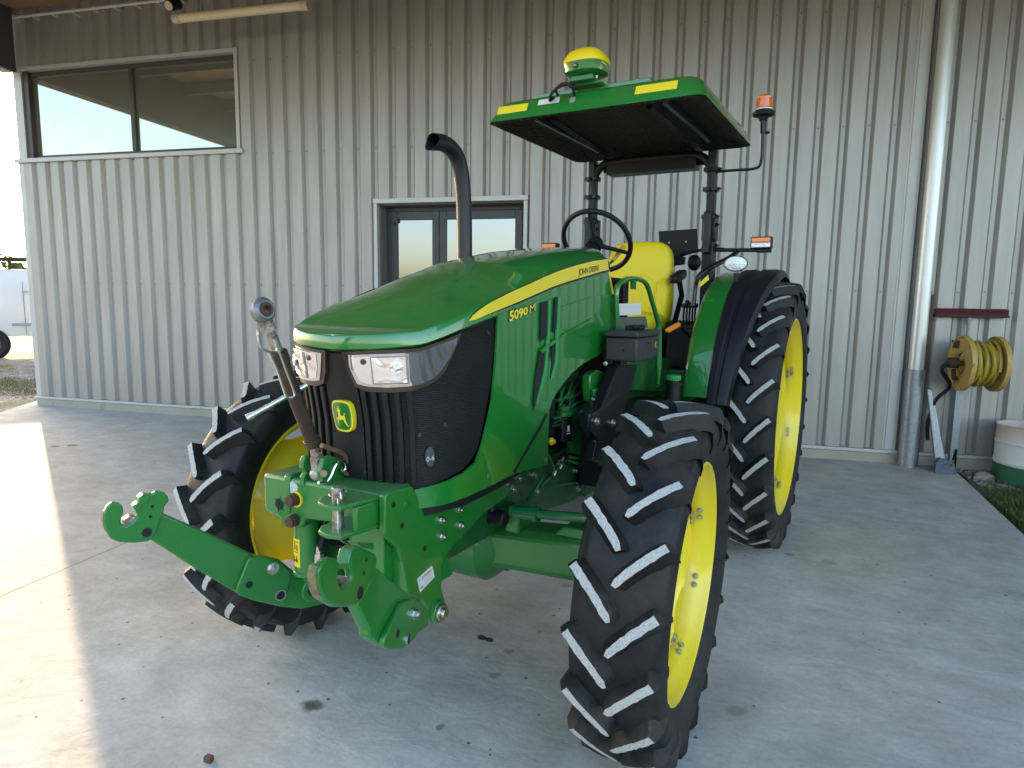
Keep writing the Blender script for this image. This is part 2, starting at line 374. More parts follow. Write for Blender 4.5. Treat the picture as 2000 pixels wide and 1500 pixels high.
mb = MB(); mb.box(XL-.01, XL+.129, -.03, .1, WZ0+.024, WZ1-.017); mb.build('corner_post', TRIM, bld, bevel=.003)
g1 = MB(); g1.box(xm+.033, WX1-.046, .06, .068, WZ0+.074, WZ1-.079); g1.build('pane', GLASSW, wf, smooth=0)
# double door
mb = MB()
mb.box(DX0-.05, DX1+.05, -.06, .02, DZ1-.02, DZ1+.035)
mb.box(DX0-.045, DX0-.001, -.052, .02, .0, DZ1-.022); mb.box(DX1+.001, DX1+.045, -.052, .02, .0, DZ1-.022)
mb.build('door_trim', TRIM, bld, bevel=.003)
mb = MB(); mb.box(DX0, DX0+.012, .021, .3, 0, DZ1-.02); mb.box(DX1-.012, DX1, .021, .3, 0, DZ1-.02); mb.box(DX0+.013, DX1-.013, .021, .3, DZ1-.035, DZ1-.021)
mb.build('door_reveal', mat('reveal_grey', (.16, .16, .15), .6), bld)
fr = MB(); fy0, fy1 = .19, .26; ax0, ax1 = DX0+.014, DX1-.014; zt = DZ1-.037
fr.box(ax0, ax0+.05, fy0, fy1, 0, zt); fr.box(ax1-.05, ax1, fy0, fy1, 0, zt); fr.box(ax0+.051, ax1-.051, fy0, fy1, zt-.05, zt)
dfr = fr.build('door_frame', DARKG, bld, bevel=.003)
xmid = W(859, 420, y=.2).x
for a, b in ((ax0+.053, xmid-.003), (xmid+.003, ax1-.053)):
    lf = MB(); s_ = .085; f0, f1 = .18, .24
    lf.box(a, a+s_, f0, f1, .02, zt-.053); lf.box(b-s_, b, f0, f1, .02, zt-.053)
    lf.box(a+s_+.0005, b-s_-.0005, f0, f1, zt-.15, zt-.053); lf.box(a+s_+.0005, b-s_-.0005, f0, f1, .02, .3)
    l = lf.build('door', DARKG, bld, bevel=.003)
    g = MB(); g.box(a+s_+.001, b-s_-.001, .2, .21, .301, zt-.151); g.build('pane', GLASSD, l, smooth=0)
    h = MB(); hx = (b-.04) if a < xmid-.5 else (a+.04)
    h.tube([(hx, .178, 1.0), (hx, .12, 1.0), (hx, .12, 1.02), (hx-.0, .12, 1.35), (hx, .178, 1.37)], .011); h.build('handle', ZINC, l)
hg = MB(); p = W(772, 430, y=.17)
hg.box(p.x-.03, p.x+.03, .15, .178, p.z-.03, p.z+.035); hg.cyl((p.x-.02, .15, p.z-.05), (p.x-.02, .15, p.z+.05), .014, 10)
hg.build('door_hinge', DARKG, bld, bevel=.002)
# roof over the apron
SOFF = mat('dark_soffit', (.34, .23, .12), .6, .1, var=.15)
FASC = mat('grey_fascia', (.10, .10, .11), .5, .2)
YF = -5.3
mb = MB(); mb.box(XL+.12, XR, YF, -.02, ZT, ZT+.06); mb.box(XL+.12, XR, -.06, 9, ZT+.31, ZT+.4)
mb.build('roof', SOFF, bld, smooth=0)
mb = MB()
for k in range(5):
    y = -.9-k*1.02
    mb.box(XL+.13, XR, y-.04, y+.04, ZT-.2, ZT-.003)
mb.build('roof_purlin', mat('purlin_steel', (.22, .21, .2), .5, .3), bld, bevel=.003)
mb = MB(); mb.box(XL-.1, XL+.115, YF-.05, -.07, 4.46, ZT+.5); mb.box(XL-.1, XR, YF-.3, YF-.055, ZT-.25, ZT+.5); mb.box(XL-.1, XL+.115, -.06, 9, ZT+.0, ZT+.5)
mb.build('fascia', FASC, bld, bevel=.01)
# conduit along the wall head
mb = MB(); a = W(25, 26, y=-.12); b = W(352, 6, y=-.12); b.z = a.z = (a.z+b.z)/2
mb.tube([a, b+Vector((1.0, 0, 0))], .018, 8)
for k in range(9): q = a.lerp(b, k/8); mb.box(q.x-.012, q.x+.012, -.12, .0, q.z-.03, q.z+.03)
mb.build('conduit', mat('white_conduit', (.6, .58, .54), .5), bld)
# down pipe and its galvanised boot
dp = MB(); pb = W(1774, 905, y=-.15); pt_ = W(1853, 0, y=-.15)
xp = (pb.x+pt_.x)/2
zb = W(1795, 722, y=-.15).z
dp.cyl((xp, -.15, zb-.05), (xp, -.15, ZT+.2), .068, 32)
for zz in (W(1845, 60, y=-.15).z,): dp.lathe([(-.02, .071), (.02, .071), (.02, .068)], (xp, -.15, zz), (0, 0, 1), 32)
dpo = dp.build('downpipe', ZPIPE, bld)
mb = MB(); mb.lathe([(0, .075), (0, .083), (zb, .083), (zb, .078), (zb-.03, .07)], (xp, -.15, .002), (0, 0, 1), 32); mb.build('pipe_guard', GALV, dpo)
mb = MB(); mb.box(xp-.21, xp-.085, -.047, -.004, .134, ZT+.2); mb.box(xp-.19, xp-.11, -.058, -.049, .134, ZT+.2)
mb.build('joint_trim', TRIM, bld, bevel=.004)

# fluorescent tube light under the roof
a = W(345, 31, y=-.55); b = W(598, 16, y=-.55); zz = (a.z+b.z)/2
t = empty('tube_light', ((a.x+b.x)/2, -.55, zz), 0, 'long cream tube light hanging under the roof above the corner window', 'lamp'); hl = (b.x-a.x)/2
mb = MB(); mb.cyl((-hl, 0, 0), (hl, 0, 0), .048, 20); mb.build('diffuser', mat('cream_diffuser', (.72, .62, .42), .35, var=.1), t)
for s_ in (-1, 1):
    mb = MB(); mb.cyl((s_*hl*.93, 0, 0), (s_*(hl+.03), 0, 0), .054, 20); mb.build('end_cap', mat('cream_cap', (.55, .48, .34), .5), t)
    mb = MB(); mb.box(s_*hl*.6-.02, s_*hl*.6+.02, -.006, .006, .045, ZT-zz-.001); mb.build('bracket', ZINC, t)
p = W(333, 10, y=-.5)
t = empty('round_spotlight', (p.x, -.5, p.z), 0, 'small dark round spotlight under the roof beside the tube light', 'lamp')
mb = MB(); mb.cyl((0, .12, .06), (0, -.03, -.02), .06, 20); mb.box(-.02, .02, .05, .09, .1, ZT-p.z-.001); mb.build('housing', BLACKP, t)
mb = MB(); mb.cyl((0, -.0301, -.0201), (0, -.036, -.0235), .05, 20); mb.build('lens', mat('cream_lens', (.6, .5, .36), .3), t)

# ------------------------------------------------------------------ ground
def gp(px, py): v = W(px, py, z=0); return v
st = []
def stn(px, py, r, s_, c, soft=.5): v = gp(px, py); st.append((v.x, v.y, r, s_, c, soft))
K = (.035, .03, .022); Bn = (.16, .13, .09)
stn(608, 1378, .055, .8, (.1, .09, .06)); stn(604, 1379, .03, .6, (.06, .05, .03)); stn(940, 1247, .034, .95, K, .2); stn(954, 1249, .03, .95, K, .2)
stn(968, 1317, .032, .55, Bn); stn(1100, 1121, .075, .9, (.09, .065, .045), .35); stn(1084, 1118, .05, .8, (.09, .065, .045)); stn(1053, 1116, .045, .55, Bn, .3)
stn(990, 1112, .022, .95, K, .2); stn(994, 1107, .011, .9, K, .2); stn(1007, 1107, .010, .9, K, .2); stn(1106, 1142, .045, .5, Bn)
stn(1012, 1180, .30, .45, (.17, .14, .10), 1); stn(1440, 1388, .05, .4, (.14, .14, .07)); stn(1543, 1083, .035, .6, Bn); stn(1618, 1096, .05, .35, Bn)
stn(107, 872, .05, .8, (.12, .08, .06), .3); stn(140, 870, .06, .8, (.12, .08, .06), .3); stn(1125, 1105, .03, .5, Bn); stn(995, 1270, .03, .5, (.15, .14, .13))
stn(1395, 1360, .3, .3, (.2, .19, .17), 1); stn(865, 1420, .02, .7, (.1, .1, .1)); stn(880, 1350, .25, .2, (.2, .19, .17), 1)
CONC = concrete_mat(st)
mb = MB(); poly = [(-9.75, 1.37), (-2.5, -13), (1.13, -13), (2.377, -2.103), (2.63, .04), (2.63, 1.37)]
mb.prism([(x, y, 0) for x, y in poly], (0, 0, -.16))
tag(mb.build('concrete_slab', CONC, smooth=0), kind='structure')
# saw-cut joint in the slab
a = gp(0, 1165); b = gp(232, 1066); d = (b-a).normalized(); q = a-d*3; r_ = b+d*6
n_ = Vector((-d.y, d.x, 0))*.0028
mb = MB(); mb.prism([q+n_+Vector((0, 0, .0006)), r_+n_+Vector((0, 0, .0006)), r_-n_+Vector((0, 0, .0006)), q-n_+Vector((0, 0, .0006))], (0, 0, -.0004))
tag(mb.build('slab_joint', mat('joint_dark', (.09, .085, .08), .9), smooth=0), kind='structure')
def ground_mat():
    m, nt, b = nmat('gravel_ground'); N, L = nt.nodes, nt.links
    tc = N.new('ShaderNodeTexCoord')
    v = N.new('ShaderNodeTexVoronoi'); v.inputs['Scale'].default_value = 28; L.new(tc.outputs['Object'], v.inputs['Vector'])
    r = N.new('ShaderNodeValToRGB'); r.color_ramp.elements[0].color = (.10, .085, .07, 1); r.color_ramp.elements[1].color = (.42, .37, .31, 1)
    sep = N.new('ShaderNodeSeparateColor'); L.new(v.outputs['Color'], sep.inputs['Color']); L.new(sep.outputs['Red'], r.inputs['Fac'])
    n = N.new('ShaderNodeTexNoise'); n.inputs['Scale'].default_value = .5; n.inputs['Detail'].default_value = 8; L.new(tc.outputs['Object'], n.inputs['Vector'])
    gr = N.new('ShaderNodeValToRGB'); gr.color_ramp.elements[0].position = .52; gr.color_ramp.elements[1].position = .6
    L.new(n.outputs['Fac'], gr.inputs['Fac'])
    mx = N.new('ShaderNodeMix'); mx.data_type = 'RGBA'; L.new(r.outputs['Color'], mx.inputs['A']); mx.inputs['B'].default_value = (.12, .13, .03, 1)
    L.new(gr.outputs['Color'], mx.inputs['Factor']); L.new(mx.outputs['Result'], b.inputs['Base Color'])
    b.inputs['Roughness'].default_value = .9
    bp = N.new('ShaderNodeBump'); bp.inputs['Strength'].default_value = .9; bp.inputs['Distance'].default_value = .03
    L.new(v.outputs['Distance'], bp.inputs['Height']); L.new(bp.outputs['Normal'], b.inputs['Normal'])
    return m
mb = MB(); mb.add([(-500, -500, -.05), (500, -500, -.05), (500, 500, -.05), (-500, 500, -.05)], [(0, 1, 2, 3)])
tag(mb.build('ground', ground_mat(), smooth=0), kind='structure')
# dirt bed with pebbles and turf at the right of the slab
mb = MB(); mb.prism([(2.64, .04, -.046), (2.64, -.35, -.046), (2.5, -1.0, -.046), (6, -1.2, -.046), (6, .04, -.046)], (0, 0, .028))
tag(mb.build('dirt_bed', mat('dirt', (.12, .10, .08), .95, bump=1, bscale=50, var=.5, vscale=20), smooth=0), kind='structure')
mb = MB()
for i in range(650):
    x = random.uniform(2.64, 4.2); y = random.uniform(-.75, -.07); r = random.uniform(.006, .022)
    mb.ball((x, y, -.018+r*.4), r, 4, (random.uniform(.8, 1.4), random.uniform(.8, 1.3), random.uniform(.5, .8)))
tag(mb.build('pebbles', mat('pebble', (.28, .27, .25), .85, var=.6, vscale=25)), 'grey pebbles and dirt along the foot of the wall beside the drum', 'pebbles', kind='stuff')
def blades(name, n, fx, hmin, hmax, mats, label, z=-.048):
    mb = MB()
    for i in range(n):
        x, y = fx()
        h = random.uniform(hmin, hmax); a = random.uniform(0, 2*math.pi); w = random.uniform(.002, .0045); l = h*random.uniform(.2, .9)
        dx, dy = math.cos(a), math.sin(a); b2 = random.uniform(0, 6.28); ex, ey = math.cos(b2), math.sin(b2)
        mb.add([(x-dx*w, y-dy*w, z), (x+dx*w, y+dy*w, z), (x+dx*w*.7+ex*l*.4, y+dy*w*.7+ey*l*.4, z+h*.65), (x-dx*w*.7+ex*l*.4, y-dy*w*.7+ey*l*.4, z+h*.65), (x+ex*l, y+ey*l, z+h)],
               [(0, 1, 2, 3), (3, 2, 4)], random.randrange(len(mats)))
    return tag(mb.build(name, mats, smooth=0), label, 'grass', kind='stuff')
G1 = mat('grass_blade', (.055, .10, .018), .6, var=.4, vscale=3); G2 = mat('dry_grass_blade', (.16, .15, .05), .7, var=.4, vscale=3); G3 = mat('deep_grass_blade', (.03, .07, .012), .6)
def rt():
    y = -.45-(random.random()**.8)*2.6
    return 2.52+(y+.9)*.115+.06+abs(random.gauss(0, 1))*.9+(0 if y < -.8 else .5*(y+.8)), y
blades('turf', 26000, rt, .03, .085, [G1, G1, G3, G2], 'short green turf growing along the right edge of the concrete')
def lt(): return random.uniform(-16, -8.9), .9+random.random()*1.3+random.gauss(0, .12)
blades('turf', 9000, lt, .03, .09, [G1, G2, G2], 'strip of yellowish grass in the gravel left of the wall corner')
mb = MB()
for i in range(1500):
    x = random.uniform(-14, -8.6); y = random.uniform(.6, 4.5); 
    if x > -9.6 and y < 1.5: continue
    r = random.uniform(.008, .03); mb.ball((x, y, -.05+r*.3), r, 4, (random.uniform(.8, 1.5), random.uniform(.8, 1.3), random.uniform(.5, .8)))
tag(mb.build('gravel', mat('gravel_stone', (.33, .29, .24), .85, var=.6, vscale=15)), 'loose gravel stones on the yard in front of the white van', 'gravel', kind='stuff')

def rock(name, p, r, mt, label, cat, sc=(1, 1, .6), seed=1, cube=False):
    bm = bmesh.new(); bmesh.ops.create_icosphere(bm, subdivisions=4, radius=r)
    for v in bm.verts:
        n = noise.noise(v.co/r*1.3+Vector((seed, 0, 0)))*.35+noise.noise(v.co/r*4+Vector((seed, 3, 0)))*.12
        if cube: v.co = Vector([max(-1, min(1, c/r*1.7))*r*.62 for c in v.co])
        v.co *= 1+n*(.35 if cube else 1)
        v.co = Vector((v.co.x*sc[0], v.co.y*sc[1], v.co.z*sc[2]))
    me = bpy.data.meshes.new(name); bm.to_mesh(me); bm.free(); me.materials.append(mt); me.shade_smooth()
    o = bpy.data.objects.new(name, me); COL.objects.link(o); o.location = p; return tag(o, label, cat)
v = gp(1903, 925); rock('rock', (v.x+.02, -.42, .0), .078, mat('limestone', (.24, .22, .19), .9, bump=.9, bscale=35, var=.5), 'pale lumpy rock at the slab corner beside the drum', 'rock', (1.1, .8, .75), 4)
v = gp(408, 1488); rock('brick_chip', (v.x, v.y, .012), .02, mat('brown_brick', (.11, .06, .035), .9, bump=.6, bscale=90, var=.4, vscale=60), 'little brown brick chip lying on the concrete in the foreground', 'stone', (1.1, .8, .8), 2, True)
v = gp(1549, 1023); mb = MB()
mb.add([(0, 0, .004), (.035, .012, .012), (.075, 0, .006), (.035, -.014, .003), (.036, 0, .0075)], [(0, 1, 4), (1, 2, 4), (2, 3, 4), (3, 0, 4)])
tag(mb.build('fallen_leaf', mat('yellow_leaf', (.6, .5, .12), .6), loc=(v.x-.03, v.y, 0), rot=(0, 0, -.4)), 'yellow fallen leaf on the concrete beside the rear wheel', 'leaf')

# ------------------------------------------------------------------ yard tools at the right of the wall
# hose reel on a galvanised post
q = W(1858, 917, z=0); Yp = q.y
Yp = -.22; q = W(1858, 917, y=Yp); c = W(1911, 710, y=-.42)
t = empty('hose_reel', (q.x, Yp, 0), 0, 'yellow hose reel with coiled yellow hose on a galvanised post', 'hose reel')
o_ = Vector((q.x, Yp, 0)); cc = Vector((c.x, -.42, c.z))-o_
axd = Vector((1, .06, 0)).normalized(); YREEL = mat('chipped_yellow_reel', (.50, .33, .09), .5, 0, .1, dirt=(.12, .07, .03), dscale=12, dlo=.58, dhi=.64)
for s_ in (-1, 1):
    mb = MB(); r0 = .10 if s_ < 0 else .08
    mb.lathe([(-.012, r0), (-.012, .232), (-.028, .242), (-.028, .252), (.012, .252), (.012, .242), (-.004, .232), (-.004, r0)], cc+axd*s_*.13, axd*(-s_ if s_ > 0 else 1), 56, closed=True)
    mb.build('flange', YREEL, t)
mb = MB(); mb.cyl(cc-axd*.125, cc+axd*.125, .10, 32); mb.build('drum_core', YREEL, t)
HOSE = mat('yellow_hose', (.42, .31, .04), .45, 0, .1, bump=.2, bscale=60, dirt=(.2, .14, .03), dscale=20)
mb = MB(); pts = []; xx, yy = frame_of(axd)
for layer, (rr, n_t) in enumerate([(.135, 6), (.162, 6.0), (.19, 5.6)]):
    for i in range(int(n_t*22)):
        a = i/22*2*math.pi; h = (-.105+.21*(i/(n_t*22)))*(1 if layer % 2 == 0 else -1)
        pts.append(cc+axd*(h+.012*math.sin(a*1.7+layer))+(xx*math.cos(a)+yy*math.sin(a))*(rr+.010*math.sin(a*2.3+layer)+.006*math.sin(a*.61)))
mb.tube(pts, .0165, 8); mb.build('hose', HOSE, t)
mb = MB(); mb.box(-.033, .033, -.02, .02, 0, cc.z+.03); mb.box(-.05, .05, -.03, .03, .0, .012)
mb.build('post', GALV, t, bevel=.004)
mb = MB(); hub = cc-axd*.20
mb.cyl(cc-axd*.26, cc+axd*.16, .022, 14); mb.cyl(hub-axd*.05, hub+axd*.03, .05, 18); mb.hexb(hub-axd*.05, -axd, .024, .02)
mb.tube(crom([(0, 0, cc.z-.12), hub+Vector((.03, .04, -.15)), hub+Vector((0, 0, -.06))], 5), .02, 10)
mb.box(-.05, .06, -.08, .03, cc.z-.17, cc.z-.13); mb.box(-.10, -.03, -.14, .02, cc.z+.13, cc.z+.2)
mb.tube([(-.05, -.05, cc.z+.16), (-.02, -.12, cc.z), (-.04, -.06, cc.z-.15)], .014)
mb.build('bracket', RUST, t, bevel=.003)
mb = MB(); bk = hub-axd*.05
a = W(1815, 800, y=-.2)-o_
mb.tube(crom([bk, bk+Vector((-.05, -.01, -.07)), a+Vector((.12, -.1, .25)), a+Vector((.03, -.05, .1)), a+Vector((.0, 0, -.12)), a+Vector((.01, 0, -.3))], 7), .017, 10)
mb.build('inlet_hose', BLACKP, t)
# broom stored upside down
a = W(1824, 616, y=-.09); b = W(1970, 614, y=-.09); hx = W(1891, 640, y=-.09).x
t = empty('broom', (hx, -.09, 0), 0, 'red bristled broom standing head up against the wall behind the hose reel', 'broom')
L2 = (b.x-a.x)/2; zc = (a.z+b.z)/2; xo = (a.x+b.x)/2-hx
mb = MB(); mb.box(xo-L2, xo+L2, -.035, .03, zc-.025, zc); mb.build('head', mat('dark_broom_block', (.04, .03, .03), .7), t, bevel=.006)
mb = MB()
for i in range(2600):
    x = xo+random.uniform(-L2+.01, L2-.01); y = random.uniform(-.03, .025); h = random.uniform(.04, .062); dx = random.uniform(-.012, .012); dy = random.uniform(-.01, .01)
    mb.add([(x-.002, y, zc), (x+.002, y, zc), (x+dx+.001, y+dy, zc+h), (x+dx-.001, y+dy, zc+h)], [(0, 1, 2, 3)])
mb.build('bristles', mat('dark_red_bristle', (.13, .012, .016), .7), t, smooth=0)['kind'] = 'stuff'
mb = MB(); mb.cyl((0, 0, .01), (0, 0, zc-.02), .014, 12); mb.cyl((0, 0, zc-.09), (0, 0, zc-.022), .02, 12); mb.build('handle', mat('grey_broom_handle', (.3, .3, .28), .5), t)
# dark red squeegee blade leaning between pipe and wall
a = W(1819, 575, y=-.10); b = W(1808, 728, y=-.16)
mb = MB(); w = Vector((.024, 0, 0)); mb.prism([a-w, a+w, b+w, b-w], (0, .016, 0))
c2 = b+Vector((-.01, -.02, -b.z+.01)); mb.tube([b+Vector((0, .005, .05)), c2], .012, 10)
tag(mb.build('floor_squeegee', mat('rusty_red_squeegee', (.07, .025, .02), .6, bump=.3), bevel=.003), 'dark red floor squeegee leaning against the wall beside the downpipe', 'squeegee')
# galvanised prop foot
a = W(1816, 760, y=-.24); b = W(1836, 905, y=-.30)
t = empty('jockey_stand', (b.x, b.y, 0), 0, 'galvanised tapered prop stand leaning at the foot of the hose reel post', 'stand')
o_ = Vector((b.x, b.y, 0)); a2 = a-o_
mb = MB(); mb.prism([a2+Vector((-.02, 0, 0)), a2+Vector((.02, 0, .0)), (.045, 0, .12), (.05, 0, .02), (-.03, 0, .02), (-.045, 0, .12)], (0, .045, 0)); mb.build('leg', GALV, t, bevel=.006)
mb = MB(); mb.prism([(-.06, -.02, .0), (.10, -.02, .0), (.12, -.02, .04), (.09, -.02, .12), (-.02, -.02, .15), (-.06, -.02, .10)], (0, -.05, 0)); mb.cyl((.03, -.08, .07), (.03, .06, .07), .02, 14)
mb.cyl((.08, -.085, .09), (.08, .05, .09), .012, 12); mb.box(.0, .05, -.078, -.072, .09, .13); mb.build('foot', mat('blue_grey_steel', (.12, .15, .22), .4, .6, dirt=(.3, .3, .3), dscale=20), t, bevel=.008)
mb = MB(); mb.tube([(.11, .02, .12), (.14, .04, .22), (.15, .06, .02)], .008, 8); mb.build('strap', BLACKP, t)
# cut oil drum
v = W(1999, 934, z=0); t = empty('oil_drum', (v.x, -.42, 0), 0, 'cut open drum painted white with a green base at the right edge of the picture', 'drum')
rd = .285; hD = W(1962, 829, y=-.42).z
mb = MB(); prof = []
for k in range(41):
    z = -.04+(hD+.04)*k/40; b_ = .008*math.exp(-((z-hD*.36)/.012)**2)+.008*math.exp(-((z-hD*.70)/.012)**2); prof.append((z, rd+b_))
prof += [(hD+.006, rd+.009), (hD, rd-.006)]+[(hD-.02, rd-.008), (.02, rd-.008)]
mb.lathe(prof, (0, 0, 0), (0, 0, 1), 64)
def drum_mat():
    m, nt, b = nmat('drum_paint'); N, L = nt.nodes, nt.links; tc = N.new('ShaderNodeTexCoord'); s = N.new('ShaderNodeSeparateXYZ'); L.new(tc.outputs['Object'], s.inputs['Vector'])
    n = N.new('ShaderNodeTexNoise'); n.inputs['Scale'].default_value = 9; n.inputs['Detail'].default_value = 8; L.new(tc.outputs['Object'], n.inputs['Vector'])
    ad = N.new('ShaderNodeMath'); ad.operation = 'MULTIPLY_ADD'; L.new(n.outputs['Fac'], ad.inputs[0]); ad.inputs[1].default_value = .02; L.new(s.outputs['Z'], ad.inputs[2])
    r = N.new('ShaderNodeValToRGB'); r.color_ramp.interpolation = 'CONSTANT'; e = r.color_ramp.elements
    e[0].color = (.01, .10, .05, 1); e[0].position = 0; e[1].color = (.62, .63, .62, 1); e[1].position = .33
    mr = N.new('ShaderNodeMapRange'); mr.inputs['From Max'].default_value = hD; L.new(ad.outputs['Value'], mr.inputs['Value']); L.new(mr.outputs['Result'], r.inputs['Fac'])
    cr = N.new('ShaderNodeMapRange'); cr.inputs['From Min'].default_value = .70; cr.inputs['From Max'].default_value = .98; L.new(mr.outputs['Result'], cr.inputs['Value'])
    n2 = N.new('ShaderNodeTexNoise'); n2.inputs['Scale'].default_value = 5; L.new(tc.outputs['Object'], n2.inputs['Vector'])
    mu = N.new('ShaderNodeMath'); mu.operation = 'MULTIPLY'; L.new(cr.outputs['Result'], mu.inputs[0]); L.new(n2.outputs['Fac'], mu.inputs[1])
    mx = N.new('ShaderNodeMix'); mx.data_type = 'RGBA'; L.new(r.outputs['Color'], mx.inputs['A']); mx.inputs['B'].default_value = (.45, .17, .06, 1); L.new(mu.outputs['Value'], mx.inputs['Factor'])
    L.new(mx.outputs['Result'], b.inputs['Base Color']); b.inputs['Roughness'].default_value = .5; return m
mb.build('shell', drum_mat(), t)
mb = MB(); mb.cyl((0, 0, hD-.12), (0, 0, hD-.1), rd-.009, 40); mb.build('contents', mat('rubbish', (.05, .045, .04), .9, bump=1, bscale=20, var=.5), t)

# ------------------------------------------------------------------ white van and trees far left
v0 = W(-18, 690, z=.0); dirv = Vector((v0.x-CAM.x, v0.y-CAM.y, 0)).normalized(); u = Vector((-dirv.y, dirv.x, 0))*-1
c0 = W(-16, 700, z=-.05)
ang = math.atan2(u.y, u.x)
van = empty('panel_van', (c0.x, c0.y, -.05), ang, 'white panel van with roof rack parked on the gravel beyond the wall corner', 'van')
VW = mat('white_van_paint', (.72, .73, .75), .3, 0, .5)
k_ = 1/ (FPX/(c0-CAM).length)
def vz(py): return (c0-CAM).dot(FWD)*(594-py)/FPX+CAM.z+.05
ztop, zbot = vz(552), vz(684)
body = MB()
# cross-section of the body (y depth, z height) lofted along x; front of the van is to the right
sec = [(0.02, zbot), (0, zbot+.25), (-.02, zbot+.5), (.0, zbot+.95), (.06, ztop-.25), (.14, ztop-.04), (.3, ztop), (1.6, ztop), (1.78, ztop-.05), (1.85, ztop-.3), (1.92, zbot+.9), (1.92, zbot)]
rings = []
for x, s1, zt_ in [(-1.15, .97, 1), (-1.05, 1, 1), (0, 1, 1), (2.2, 1, 1), (2.9, .98, .98), (3.5, .93, .72), (3.95, .85, .55)]:
    rings.append([Vector((x, .96+(y-.96)*s1, zbot+(z-zbot)*zt_)) for y, z in sec])
body.loft(rings); bo = body.build('body', VW, van, bevel=.02)
for x in (0, 3.1):
    mb = MB(); mb.cyl((x, -.03, .34), (x, .1, .34), .40, 32); mb.build('wheel_arch', HOLE, van)
    mb = MB(); mb.lathe([(-.0, .2), (-.02, .3), (.0, .335), (.17, .335), (.2, .3), (.2, .2)], (x, -.04, .335), (0, 1, 0), 40, closed=True); w_ = mb.build('wheel', RUBBER, van)
    mb = MB(); mb.lathe([(.04, 0), (.03, .08), (.05, .16), (.0, .2), (.0, .22)], (x, -.04, .335), (0, 1, 0), 32); mb.build('rim', GALV, w_)
mb = MB(); zz = vz(661); mb.box(.45, 2.3, -.035, -.012, zz-.03, zz+.03); mb.build('side_moulding', mat('van_grey', (.35, .36, .38), .5), van, bevel=.01)
mb = MB(); zz = vz(628); mb.box(1.12, 1.3, -.05, -.02, zz-.02, zz+.02); mb.build('door_handle', mat('van_grey', (.35, .36, .38), .5), van, bevel=.008)
mb = MB()
for x in (.72, 2.15): mb.box(x-.004, x+.004, -.022, -.012, zbot+.05, ztop-.3)
zz = vz(597); mb.box(.73, 2.14, -.019, -.006, zz-.006, zz+.006); mb.build('panel_gap', HOLE, van)
mb = MB(); zr = vz(538)
for x in (-.6, .5, 1.0): mb.box(x-.03, x+.03, .15, 1.75, zr-.06, zr-.0); mb.box(x-.03, x+.03, .18, .24, ztop-.01, zr)
mb.box(-1.0, 1.05, .12, .2, zr, zr+.1); mb.box(-1.0, 1.05, 1.6, 1.68, zr, zr+.1); mb.box(-1.0, 1.0, .3, 1.2, zr+.01, zr+.05)
mb.build('roof_rack', BLACKM, van, bevel=.01)
mb = MB(); mb.prism([(2.75, -.012, zbot+1.0), (3.35, -.0, zbot+.98), (2.95, .06, ztop-.3), (2.75, .06, ztop-.25)], (0, -.01, 0)); mb.build('side_window', GLASSD, van)

def tree(name, x, y, h, rad, label, mats, seed, n=2600, trunk=.12):
    rnd = random.Random(seed); t = empty(name, (x, y, -.05), 0, label, 'tree', 'trees beyond the van')
    mb = MB(); tips = []
    top = Vector((rnd.uniform(-.2, .2), rnd.uniform(-.2, .2), h*.8)); mb.tube(crom([(0, 0, 0), (.05, .02, h*.3), top], 5), [trunk*(1-.8*i/10) for i in range(11)], 8)
    for i in range(16):
        z = h*rnd.uniform(.2, .75); a = rnd.uniform(0, 6.28); l = rad*rnd.uniform(.6, 1)*(1-.5*abs(z/h-.45))
        e = Vector((math.cos(a)*l, math.sin(a)*l, z+l*.6)); mb.tube([(0, 0, z), Vector((e.x*.5, e.y*.5, z+l*.2)), e], [.04, .03, .01], 6); tips.append(e)
        tips.append(Vector((e.x*.55, e.y*.55, z+l*.3)))
    mb.build('trunk', mat('bark', (.08, .06, .045), .9, bump=.6), t)
    mb = MB()
    for e in tips:
        cr = rad*rnd.uniform(.25, .42)
        for k in range(n//len(tips)):
            d = Vector((rnd.gauss(0, 1), rnd.gauss(0, 1), rnd.gauss(0, 1))).normalized()*cr*rnd.random()**.4
            c_ = e+Vector((d.x, d.y, d.z*.8)); s_ = rnd.uniform(.05, .11); a = Vector((rnd.gauss(0, 1), rnd.gauss(0, 1), rnd.gauss(0, 1))).normalized(); b, c2_ = frame_of(a)
            mb.add([c_-b*s_, c_+c2_*s_*.5, c_+b*s_, c_-c2_*s_*.5], [(0, 1, 2, 3)], rnd.randrange(len(mats)))
    mb.build('crown', mats, t, smooth=0)
LG = [mat('leaf_light', (.16, .19, .05), .6, var=.3), mat('leaf_mid', (.09, .13, .035), .6, var=.3), mat('leaf_dark', (.05, .085, .025), .6)]
LY = [mat('leaf_gold', (.3, .22, .05), .6, var=.3), LG[0]]
def tp(px, dist):
    v = ray((px, 580)); v.z = 0; v.normalize(); return CAM.x+v.x*dist, CAM.y+v.y*dist
x, y = tp(48, 46); tree('tree', x, y, 3.9, 1.4, 'grey green leafy tree close beside the wall corner beyond the van', LG, 3)
x, y = tp(2, 52); tree('tree', x, y, 3.6, 1.6, 'low golden leaved tree at the far left edge of the picture', LY, 5)
x, y = tp(26, 66); tree('tree', x, y, 3.0, 1.8, 'low pale bushy tree farthest back between the other two', LG, 9)
rnd = random.Random(11); mb = MB()  # unseen tree belt behind the camera, added to darken the horizon in reflections
